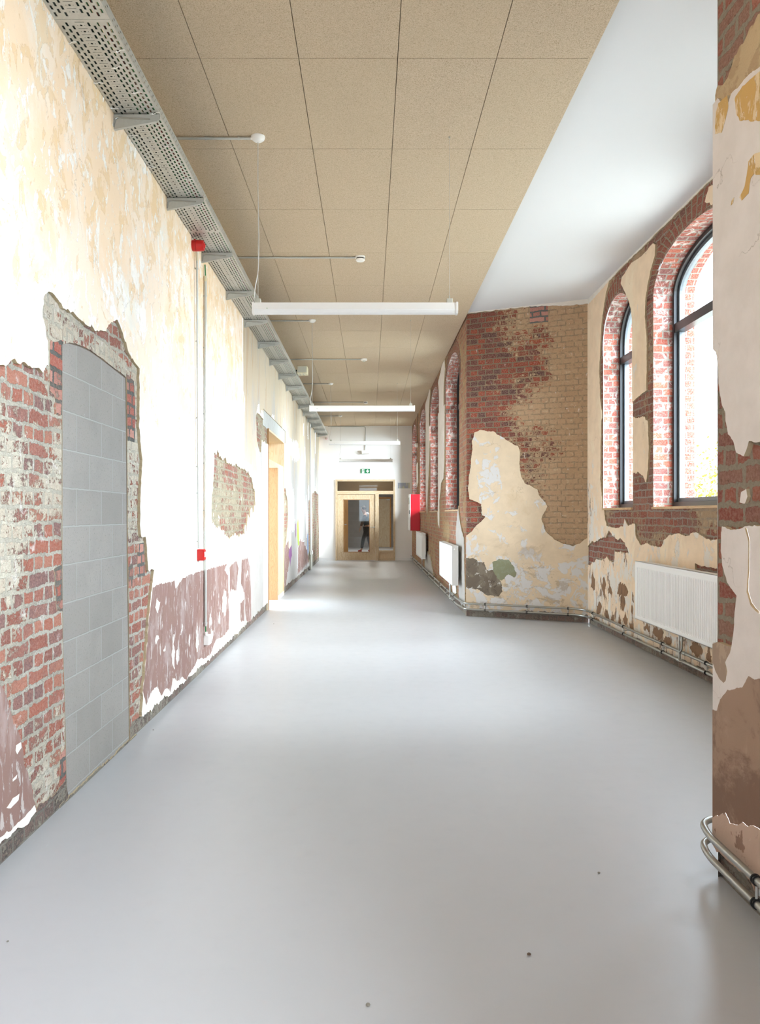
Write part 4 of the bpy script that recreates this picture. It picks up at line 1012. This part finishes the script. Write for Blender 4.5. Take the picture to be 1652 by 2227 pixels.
# ------------------------------------------------------------------ cable tray, brackets and cables
TX0, TX1, TZ = -1.522, -1.235, 3.787
def tray_section(y0, y1, label, first):
    root = empty('cable_tray', (0, y0, TZ + (0 if first % 2 else .0015)), label, 'cable tray', None)
    L = y1 - y0; n = int(L / .05); vs = []; fs = []
    def cell(x0, x1, ya, yb, hx0, hx1, hy0, hy1, pl):
        b = len(vs); P = lambda a, c: pl(a, c)
        vs.extend([P(x0, ya), P(x1, ya), P(x1, yb), P(x0, yb), P(hx0, hy0), P(hx1, hy0), P(hx1, hy1), P(hx0, hy1)])
        fs.extend([(b, b + 1, b + 5, b + 4), (b + 1, b + 2, b + 6, b + 5), (b + 2, b + 3, b + 7, b + 6), (b + 3, b, b + 4, b + 7)])
    def quad(x0, x1, ya, yb, pl):
        b = len(vs); vs.extend([pl(x0, ya), pl(x1, ya), pl(x1, yb), pl(x0, yb)]); fs.append((b, b + 1, b + 2, b + 3))
    bot = lambda a, c: (a, c, 0)
    W = TX1 - TX0; e = .007
    cols = [TX0 + e + .025 * i for i in range(5)]            # four strips on the wall side
    cx0 = cols[-1]; cx1 = cx0 + .056
    colsR = [cx1 + (TX1 - e - cx1) / 5 * i for i in range(6)]
    quad(TX0, TX0 + e, 0, L, bot); quad(TX1 - e, TX1, 0, L, bot)
    for cl in (cols, colsR):
        for i in range(len(cl) - 1):
            off = .025 if i % 2 else 0; a, b_ = cl[i], cl[i + 1]; m = (a + b_) / 2
            quad(a, b_, 0, .012 + off, bot) if True else None
            y = .012 + off
            while y + .05 < L - .004:
                cell(a, b_, y, y + .05, m - .0055, m + .0055, y + .010, y + .040, bot); y += .05
            quad(a, b_, y, L, bot)
    y = .012; m = (cx0 + cx1) / 2
    quad(cx0, cx1, 0, .012, bot)
    while y + .05 < L - .004:
        cell(cx0, cx1, y, y + .014, m - .022, m + .022, y + .0055, y + .0085, bot)
        cell(cx0, m - .013, y + .014, y + .05, m - .019, m - .015, y + .030, y + .034, bot); cell(m + .013, cx1, y + .014, y + .05, m + .015, m + .019, y + .030, y + .034, bot)
        # round hole in the middle
        b = len(vs); vs.extend([bot(m - .013, y + .014), bot(m + .013, y + .014), bot(m + .013, y + .05), bot(m - .013, y + .05)])
        h = [bot(m + .0065 * cos(t), y + .032 + .0065 * sin(t)) for t in [-3 * pi / 4 + pi / 4 * k for k in range(8)]]; vs.extend(h)
        fs.extend([(b, b + 1, b + 6, b + 5, b + 4), (b + 1, b + 2, b + 8, b + 7, b + 6), (b + 2, b + 3, b + 10, b + 9, b + 8), (b + 3, b, b + 4, b + 11, b + 10)])
        y += .05
    quad(cx0, cx1, y, L, bot)
    bo = mesh_obj('tray_base', vs, fs, 'galv', parent=root)
    vs.clear(); fs.clear()
    sd = lambda a, c: (TX1, c, a)
    quad(0, .008, 0, L, sd); quad(.048, .055, 0, L, sd); 
    for r0, r1, off in ((.008, .028, 0), (.028, .048, .025)):
        quad(r0, r1, 0, .01 + off, sd); y = .01 + off
        while y + .05 < L - .004:
            cell(r0, r1, y, y + .05, (r0 + r1) / 2 - .0035, (r0 + r1) / 2 + .0035, y + .016, y + .034, sd); y += .05
        quad(r0, r1, y, L, sd)
    quad(.055, .055, 0, L, sd)
    b = len(vs); vs.extend([(TX1, 0, .055), (TX1 - .012, 0, .055), (TX1 - .012, L, .055), (TX1, L, .055)]); fs.append((b, b + 1, b + 2, b + 3))
    mesh_obj('outer_flange', vs, fs, 'galv', parent=root)
    mesh_obj('wall_flange', [(TX0, 0, 0), (TX0, L, 0), (TX0, L, .055), (TX0, 0, .055)], [(0, 1, 2, 3)], 'galv', parent=root)
    for ob in root.children:
        md = ob.modifiers.new('s', 'SOLIDIFY'); md.thickness = .0012; md.offset = 1 if ob.name.startswith('tray') else -1
secs = [.95 + 2.85 * k for k in range(9)]
tl = ['perforated steel cable tray section overhead at the very front', 'perforated steel cable tray section starting at the first seam above the near wall', 'perforated steel cable tray section passing over the red sounder',
      'perforated steel cable tray section beside the nearest tube lamp', 'perforated steel cable tray section by the beige junction box', 'perforated steel cable tray section before the second tube lamp', 'perforated steel cable tray section behind the second tube lamp',
      'last perforated steel cable tray section, ending short of the white end wall']
for i, (a, b) in enumerate(zip(secs, secs[1:])): tray_section(a, min(b, 23.75), tl[i], i)

br0 = empty('tray_bracket', (TX0, 0, TZ - .004), 'galvanised arm bracket carrying the cable tray', 'bracket')
MB().box(-.002, .003, -.02, .045, -.10, .02).build('wall_plate', 'galv', br0)
# pressed arm: tapering web towards the camera, top flange under the tray
arm = MB().prism([(0, -.004), (.293, -.004), (.293, -.03), (.27, -.042), (0, -.092)], 'y', -.0015, .0015).prism([(0, -.004), (.293, -.004), (.293, -.001), (0, -.001)], 'y', -.002, .035).prism([(0, -.092), (.27, -.042), (.27, -.039), (0, -.089)], 'y', -.002, .02)
arm.build('arm', 'galv', br0)
MB().tube(fillet([(.022, -.003, -.078), (.03, -.003, -.028), (.05, -.003, -.02), (.235, -.003, -.030)], .012), .0045, 8).build('pressed_rib', 'steel_pipe', br0)
names = ['nearest', 'second', 'third', 'fourth', 'fifth', 'sixth', 'seventh', 'eighth', 'ninth', 'tenth', 'eleventh', 'twelfth', 'thirteenth', 'fourteenth', 'fifteenth', 'last']
for k in range(16):
    o = br0 if k == 0 else copy_tree(br0)
    o.location.y = 4.69 + 1.238 * k; o.location.x = TX0 - .0 - (.0025 * (o.location.y - 4.69))
    o.location.x = max(o.location.x, TX0 - .0)
    tag(o, 'galvanised arm bracket under the cable tray, %s from the camera' % names[k] if k < 15 else 'galvanised arm bracket under the tray end, last before the white wall', 'bracket', 'cable tray brackets')

rnd = random.Random(4)
cabs = [(-1.502, 'dark_cable'), (-1.487, 'dark_cable'), (-1.470, 'green_cable'), (-1.452, 'dark_cable'), (-1.434, 'dark_cable'), (-1.415, 'dark_cable'), (-1.396, 'dark_cable'), (-1.377, 'dark_cable'), (-1.360, 'dark_cable'), (-1.343, 'green_cable'), (-1.326, 'dark_cable'), (-1.310, 'green_cable'), (-1.290, 'red_cable'), (-1.272, 'dark_cable'), (-1.252, 'green_cable')]
for x, m in cabs:
    pts = [(x + rnd.uniform(-.004, .004), y, TZ + .010 + rnd.uniform(0, .003)) for y in np.arange(.9, 23.9, .6)]
    o = MB().tube(pts, .0082, 6).build({'g': 'green_cable', 'd': 'dark_cable', 'r': 'red_cable'}[m[0]], m)
    if m[0] == 'r': tag(o, 'red cable lying in the perforated tray, seen through its slots', 'cable')
    else: tag(o, '%s cable lying in the perforated tray, seen through its slots' % ('green' if m[0] == 'g' else 'dark'), 'cable', '%s cables in the tray' % ('green' if m[0] == 'g' else 'dark'))
tie = None
for k, (x, y) in enumerate([(-1.49, 3.98), (-1.27, 4.05), (-1.33, 4.2), (-1.485, 4.35), (-1.30, 4.45), (-1.48, 4.62), (-1.26, 4.68), (-1.47, 4.95), (-1.29, 5.1), (-1.48, 5.4), (-1.27, 5.6), (-1.31, 6.1), (-1.49, 6.3)]):
    if tie is None:
        tie = MB().tube(fillet([(-.03, 0, -.003), (-.01, .006, -.006), (.014, -.005, -.004), (.034, .003, -.004)], .01, 3), .0022, 6).box(-.016, -.008, -.005, .003, -.010, -.003).build('cable_tie', 'white_plastic'); o = tie
    else: o = tie.copy(); COL.objects.link(o)
    o.location = (x, y, TZ); o.rotation_euler = (0, 0, rnd.uniform(-.4, .4)); tag(o, 'small white cable tie poking out under the perforated tray', 'cable tie', 'white cable ties under the tray')

# ------------------------------------------------------------------ left wall fittings
def xl(y): return -(1.505 + .003 * y) + PL
s0 = empty('alarm_sounder', (xl(6.8), 6.80, 3.722), 'round red fire alarm sounder high on the left wall under the cable tray', 'alarm')
MB().lathe([(.046, 0), (.048, .03), (.048, .034)], 'x').build('base', 'red', s0); MB().lathe([(.048, .036), (.047, .075), (.043, .094), (.040, .098)], 'x').build('horn', 'red', s0)
MB().lathe([(.022, .098), (.020, .106), (.01, .110)], 'x').build('speaker_cap', 'red', s0); MB().tube([(.02, 0, .04), (.02, .0, .055)], .008, 8).build('cable_gland', 'red', s0)
ca = conduit('wall_conduit', [(xl(6.95) + .022, 6.88, 3.62), (xl(6.95) + .022, 6.95, 1.14)], .0085, 'thin galvanised conduit from the red sounder down to the red call point', 'conduit', None, [(xl(6.95) + .022, 6.88 + (3.55 - z) * .028, z) for z in (3.55, 2.93, 2.27, 1.85, 1.62, 1.2)], nrm=(-1, 0, 0))
MB().tube([(xl(6.9) + .022, 6.87, 3.69), (xl(6.9) + .022, 6.88, 3.62)], .011, 10).build('conduit_sleeve', 'beige_plastic', ca)
cb = conduit('wall_conduit', [(xl(6.95) + .018, 6.99, 2.2), (xl(6.95) + .018, 6.99, 1.14)], .0045, 'very thin second conduit ending at the red call point', 'conduit')
cp = empty('call_point', (xl(7.02), 7.03, 1.08), 'red manual fire call point with a white label on the left wall', 'alarm')
MB().box(0, .055, -.048, .048, -.05, .05, .004).build('call_box', 'red', cp)
MB().box(.054, .060, -.040, .040, -.042, .042, .002).build('front_plate', 'red', cp)
MB().box(.0595, .0612, -.022, .024, -.020, .026).build('label_window', 'white_plastic', cp)
MB().box(.0610, .0618, -.006, .008, -.006, .008).build('press_dot', 'black', cp)
cc = conduit('wall_conduit', [(xl(7.3) + .018, 7.26, 3.55), (xl(7.3) + .018, 7.26, .42)], .0125, 'thicker galvanised conduit right of the red call point, running to the white socket', 'conduit', None, [(xl(7.3) + .018, 7.26, z) for z in (3.42, 2.95, 2.35, 1.9, 1.47, 1.02, .45)], nrm=(-1, 0, 0))
MB().tube([(xl(7.3) + .018, 7.26, 3.55), (xl(7.3) + .018, 7.26, 3.60)], .014, 10).build('conduit_sleeve', 'beige_plastic', cc)
MB().tube([(xl(7.3) + .018, 7.26, 3.60), (xl(7.3) + .016, 7.25, 3.70)], .006, 8).build('cable_end', 'green_cable', cc)
so = empty('wall_socket', (xl(7.3), 7.31, .29), 'small white surface-mounted box low on the left wall at the conduit foot', 'socket')
MB().box(0, .05, -.05, .05, -.045, .045, .005).build('box_body', 'white_plastic', so); MB().box(.05, .056, -.042, .042, -.038, .038, .003).build('cover', 'white_paint', so)
MB().lathe([(.014, .045), (.014, .075), (.011, .078)], 'z', (.022, -.045, 0), 12).build('gland', 'white_plastic', so); MB().tube([(.020, -.047, .075), (.018, -.050, .14)], .006, 8).build('cable', 'green_cable', so)
# far conduits
cf = conduit('wall_conduit', [(xl(20.6) + .02, 20.6, 3.7), (xl(20.6) + .02, 20.6, .5)], .0125, 'distant galvanised conduit on the left wall near the end wall', 'conduit', None, [(xl(20.6) + .02, 20.6, z) for z in (3.3, 2.5, 1.7, .9)], nrm=(-1, 0, 0))
tr = empty('cable_trunking', (xl(20.8), 20.75, 0), 'white boxed trunking standing at the foot of the distant conduit', 'trunking')
MB().box(0, .05, -.20, .16, .02, .40, .004).build('trunk_body', 'gray_plastic', tr); MB().box(0, .07, -.12, .10, .40, .50, .006).build('socket_box', 'white_plastic', tr)

# end wall fittings
sg = empty('exit_sign', (-.135, EY, 2.79), 'green emergency exit sign with running figure and down arrow above the door', 'sign')
MB().box(-.155, .155, -.012, 0, -.082, .082, .003).build('sign_border', 'white_plastic', sg)
MB().box(-.145, .145, -.018, -.010, -.070, .070).build('sign_plate', 'green', sg)
MB().prism([(x, z) for x, z in [(.052, .052), (.088, .052), (.088, .0), (.105, .018), (.118, .018), (.118, -.006), (.078, -.052), (.066, -.052), (.026, -.006), (.026, .018), (.036, .018), (.052, .0)]], 'y', -.0195, -.0178).build('arrow', 'white_paint', sg)
MB().prism([(-.108, -.062), (-.108, .058), (-.030, .058), (-.030, -.062)], 'y', -.0192, -.0178).build('doorway_pictogram', 'white_paint', sg)
rn = MB()
def limb(pts, w):
    for (x0, z0), (x1, z1) in zip(pts, pts[1:]):
        d = Vector((x1 - x0, z1 - z0)); n = Vector((-d.y, d.x)).normalized() * w / 2
        rn.prism([(x0 - n.x, z0 - n.y), (x1 - n.x, z1 - n.y), (x1 + n.x, z1 + n.y), (x0 + n.x, z0 + n.y)], 'y', -.0205, -.0191)
limb([(-.060, .028), (-.075, -.008)], .016); limb([(-.075, -.008), (-.055, -.022), (-.066, -.05)], .009); limb([(-.075, -.008), (-.088, -.028), (-.112, -.030)], .009); limb([(-.062, .026), (-.042, .010), (-.032, .018)], .007); limb([(-.064, .026), (-.085, .022), (-.092, .006)], .007)
rn.lathe([(.0085, -.0205), (.0085, -.0191)], 'y', (-.054, 0, .043), 12)
rn.build('running_figure', 'green', sg)
em = empty('emergency_light', (-.13, EY, ez(983.5)), 'white emergency light box high on the end wall above the exit sign', 'lamp')
MB().box(-.125, .125, -.09, 0, -.055, .055, .006).build('housing', 'white_plastic', em); MB().box(-.115, .115, -.096, -.088, -.045, .010, .003).build('lens', 'white_paint', em)
MB().box(-.14, -.125, -.06, -.01, -.045, .045).build('end_plate', 'gray_plastic', em)
conduit('wall_conduit', fillet([(-1.3, EY - .02, CEIL - .03), (-.13, EY - .02, CEIL - .03), (-.13, EY - .02, ez(979))], .06, 5), .011, 'galvanised conduit bent down the end wall to the emergency light', 'conduit')
pl_ = empty('wall_plaque', (ex(877.8), EY, ez(1056)), 'small blurred blue-grey and yellow notice in a white frame right of the end door', 'plaque')
MB().box(-.215, .215, -.012, 0, -.115, .115).build('plaque_border', 'white_paint', pl_)
def plaque_mat():
    t = NT('plaque_print'); v = t.pos; f = t.noise(t.mapv(v, (2, 1, 28)), 1.0, 3); g = t.noise(t.mapv(v, (9, 1, 2)), 1.0, 2)
    return t.out(t.mix(t.step(g, .5, .6), t.mix(f, lin('9aa3b8'), lin('c3c8d0')), t.mix(f, lin('c9c8a8'), lin('d6d6c4'))), .4)
M['plaque'] = plaque_mat()
MB().box(-.185, .185, -.015, -.011, -.085, .085).build('printed_panel', 'plaque', pl_)
rs = empty('alarm_sounder', (ex(709), EY, ez(953)), 'tiny red alarm sounder high on the left of the white end wall', 'alarm')
MB().lathe([(.035, 0), (.035, -.05), (.03, -.055)], 'y').build('base', 'red', rs); MB().lathe([(.03, -.055), (.03, -.10), (.02, -.11)], 'y').build('beacon', 'gray_plastic', rs)

# fire hose cabinet
hc = empty('fire_hose_cabinet', (1.325, 21.45, 1.01), 'tall red fire hose cabinet mounted on the right wall near the end', 'cabinet')
MB().box(-.25, 0, -.42, .42, 0, .955, .006).build('cabinet_body', 'red_cab', hc)
dr = MB().box(-.272, -.25, -.425, .425, -.003, .958, .004).build('cabinet_door', 'white_paint', hc, 'white front edge')
MB().box(-.276, -.271, -.3, .3, .70, .88).build('instruction_label', 'gray_plastic', dr); MB().box(-.285, -.271, -.36, -.30, .44, .54).build('door_lock', 'black', dr)
wa = empty('wall_speaker', (1.318, 21.9 - .1, 3.0), 'small white oval speaker hanging on the brick between the distant windows', 'speaker')
MB().lathe([(.06, 0), (.07, -.03), (.06, -.07), (.03, -.09)], 'x').build('speaker_body', 'white_plastic', wa)
MB().tube([(-.01, 0, .06), (-.005, 0, 1.18)], .006, 6).build('speaker_cable', 'dark_cable', wa)
wa.location = (1.325, 21.9, ez(968, 21.9)); 

# floor debris
for k, (x, y) in enumerate([(333, 1588), (1302, 1899), (1150, 2077), (17, 2078 - 30), (595, 1357), (800, 2187)]):
    Yd = EYE * F / (y - VY); Xd = (x - VX) * Yd / F; r = .004 + .0015 * (k % 3)
    o = MB().lathe([(r * .5, 0), (r, r * .3), (r * .8, r * .8), (r * .2, r)], 'z', (0, 0, 0), 7).build('plaster_crumb', 'brick_dark' if k % 2 else 'edge_dark'); o.location = (Xd, Yd, 0)
    tag(o, ['dark crumb on the floor beside the blocked doorway', 'dark crumb on the grey floor at the right, level with the lower pipes', 'dark crumb on the open floor in the lower right', 'dark crumb at the lower left floor edge', 'dark crumb on the floor near the timber doorway', 'dark crumb on the floor at the bottom middle'][k], 'crumb')

# ------------------------------------------------------------------ person in the lobby
def skin(name, verts, edges, radii, mat, parent, sub=2, root=0):
    me = bpy.data.meshes.new(name); me.from_pydata(verts, edges, []); me.materials.append(M[mat])
    o = bpy.data.objects.new(name, me); COL.objects.link(o); o.parent = parent
    md = o.modifiers.new('skin', 'SKIN'); md.use_smooth_shade = True
    for i, r in enumerate(radii):
        sv = me.skin_vertices[0].data[i]; sv.radius = r if isinstance(r, tuple) else (r, r); sv.use_root = (i == root)
    sb = o.modifiers.new('sub', 'SUBSURF'); sb.levels = sub; sb.render_levels = sub
    return o
M['skin'] = plain('skin_tone', 'd9a88c', .6); M['hair'] = plain('brown_hair', '5e4229', .7, var=.2); M['trousers'] = plain('dark_trousers', '3d3833', .8); M['jacket'] = plain('grey_work_vest', '4a4d4c', .8); M['sleeve'] = plain('brown_sleeve', '6a5546', .8)
M['shoe'] = plain('coral_shoes', 'cf5a50', .6); M['lime'] = plain('lime_hem', '9fb24a', .7)
def plaid():
    t = NT('checked_shirt'); s_ = t.xyz(t.pos)
    a = t.step(t.math('FRACT', t.math('MULTIPLY', s_[0], 28.0)), .55, .6); b = t.step(t.math('FRACT', t.math('MULTIPLY', s_[2], 28.0)), .55, .6)
    return t.out(t.mix(t.math('MULTIPLY', t.math('ADD', a, b), .45), lin('e6e9f0'), lin('3c4560')), .8)
M['plaid'] = plaid()
pe = empty('person', (-.14, 30.5, 0), 'person in grey vest, checked shirt and coral shoes walking left behind the glass door', 'person')
# skeleton, walking towards -x, leaning forward
hip = (0.06, 0, .93); kneeF = (-.10, -.09, .52); ankF = (-.17, -.09, .09); toeF = (-.30, -.09, .035)
kneeB = (.10, .09, .52); ankB = (.20, .09, .12); toeB = (.09, .09, .04)
che = (-.02, 0, 1.32); nek = (-.06, 0, 1.50); hed = (-.11, 0, 1.62); top = (-.12, 0, 1.74)
shL = (-.03, -.19, 1.43); elL = (-.13, -.24, 1.16); wrL = (-.20, -.22, .93); shR = (-.03, .19, 1.43); elR = (.07, .24, 1.17); wrR = (.02, .22, .94)
body = skin('body', [hip, che, nek, hed, top, (.05, -.10, .90), kneeF, ankF, toeF, (.06, .10, .90), kneeB, ankB, toeB, shL, elL, wrL, shR, elR, wrR, (-.17, 0, 1.60)],
     [(0, 1), (1, 2), (2, 3), (3, 4), (0, 5), (5, 6), (6, 7), (7, 8), (0, 9), (9, 10), (10, 11), (11, 12), (1, 13), (13, 14), (14, 15), (1, 16), (16, 17), (17, 18), (3, 19)],
     [(.13, .11), (.14, .12), .055, (.095, .08), .07, .085, .055, .038, .03, .085, .055, .038, .03, .055, .04, .028, .055, .04, .028, .045], 'skin', pe)
skin('trousers', [(.06, 0, .98), (.05, -.10, .88), kneeF, (-.165, -.09, .13), (.06, .10, .88), kneeB, (.19, .09, .15)], [(0, 1), (1, 2), (2, 3), (0, 4), (4, 5), (5, 6)], [(.155, .145), .105, .078, .062, .105, .078, .062], 'trousers', pe)
skin('work_vest', [(.06, 0, .95), (.02, 0, 1.15), (-.02, 0, 1.36), (-.03, -.14, 1.41), (-.03, .14, 1.41)], [(0, 1), (1, 2), (2, 3), (2, 4)], [(.165, .15), (.155, .145), (.16, .14), .09, .09], 'jacket', pe)
skin('shirt', [(.035, 0, 1.30), (.015, 0, 1.44), (-.03, 0, 1.49)], [(0, 1), (1, 2)], [(.15, .17), (.13, .15), (.07, .08)], 'plaid', pe)
skin('sleeve', [(-.03, -.18, 1.44), elL, (-.19, -.22, .98)], [(0, 1), (1, 2)], [.075, .062, .045], 'sleeve', pe); skin('sleeve', [(-.03, .18, 1.44), elR, (.02, .22, .98)], [(0, 1), (1, 2)], [.075, .062, .045], 'sleeve', pe)
skin('hair', [(-.05, 0, 1.60), (-.09, 0, 1.70), (-.13, 0, 1.745)], [(0, 1), (1, 2)], [(.075, .08), (.10, .095), (.075, .07)], 'hair', pe)
skin('shoe', [(-.15, -.09, .06), (-.22, -.09, .05), (-.31, -.09, .04)], [(0, 1), (1, 2)], [.052, .048, .036], 'shoe', pe); skin('shoe', [(.22, .09, .075), (.15, .09, .055), (.07, .09, .04)], [(0, 1), (1, 2)], [.052, .048, .036], 'shoe', pe)
def hand(w, d, par):
    w = Vector(w); m_v = [tuple(w)]; e = []; r = [(.022, .03)]
    palm = w + Vector((-.02, 0, -.055)); m_v.append(tuple(palm)); e.append((0, 1)); r.append((.018, .036))
    for i, (dy, L) in enumerate(((-.03, .07), (-.01, .08), (.01, .077), (.03, .062))):
        a = palm + Vector((-.01, dy, -.03)); b = a + Vector((-.012, 0, -L * .5)); c = b + Vector((.006, 0, -L * .5)); n = len(m_v)
        m_v += [tuple(a), tuple(b), tuple(c)]; e += [(1, n), (n, n + 1), (n + 1, n + 2)]; r += [.010, .009, .007]
    n = len(m_v); m_v += [tuple(w + Vector((-.035, d * .03, -.05))), tuple(w + Vector((-.05, d * .036, -.085)))]; e += [(1, n), (n, n + 1)]; r += [.011, .009]
    skin('hand', m_v, e, r, 'skin', par, 1)
hand(wrL, 1, pe); hand(wrR, -1, pe)

# ------------------------------------------------------------------ outside
M['gravel'] = plain('pale_ground', 'b9b5a8', .95, var=.1, scale=4); M['bark'] = plain('bark', '6a5a48', .9, var=.2)
gr = MB().box(3.35, 60, -30, 60, -.6, -.5).build('ground_outside', 'gravel'); tag(gr, kind='structure')
ow = MB().box(12.0, 12.25, 14, 27.0, -.5, 1.95).build('wall_garden', 'white_wall'); tag(ow, kind='structure')
def leafmat():
    t = NT('autumn_leaves'); f = t.noise(t.pos, 6, 2)
    m = t.out(t.ramp(f, [(.3, lin('8e7a1c')), (.5, lin('a8821c')), (.7, lin('6f7426'))]), .6)
    return m
M['leaf'] = leafmat()
def tree(x, y, z, w, h, seed, label):
    root = empty('autumn_tree', (x, y, -.5), label, 'tree', None); rnd = random.Random(seed)
    m = MB(); tips = []
    for k in range(14):
        a = rnd.uniform(0, 2 * pi); rr_ = rnd.uniform(.2, 1) * w / 2; tp = Vector((rr_ * cos(a), rr_ * sin(a), h * rnd.uniform(.55, 1)))
        mid_ = Vector((tp.x * .35, tp.y * .35, tp.z * .55)); pts = [Vector((0, 0, 0)), Vector((tp.x * .08, tp.y * .08, h * .25)), mid_, tp]
        m.tube(pts, [.035, .028, .016, .005], 6); tips += [mid_.lerp(tp, q) for q in (.0, .35, .7, 1)]
    m.build('branches', 'bark', root)
    lf = MB()
    for k in range(1500):
        c = rnd.choice(tips) + Vector([rnd.gauss(0, .20) for _ in range(3)]); s_ = rnd.uniform(.035, .07)
        n = Vector([rnd.gauss(0, 1) for _ in range(3)]).normalized(); a = n.orthogonal().normalized() * s_; b = n.cross(a)
        lf.add([c - a, c - b * .6, c + a, c + b * .6], [(0, 1, 2, 3)])
    lf.build('leaves', 'leaf', root)
tree(8.5, 20.0, 0, 2.0, 3.6, 3, 'small yellow-leaved autumn tree outside the big arched window')
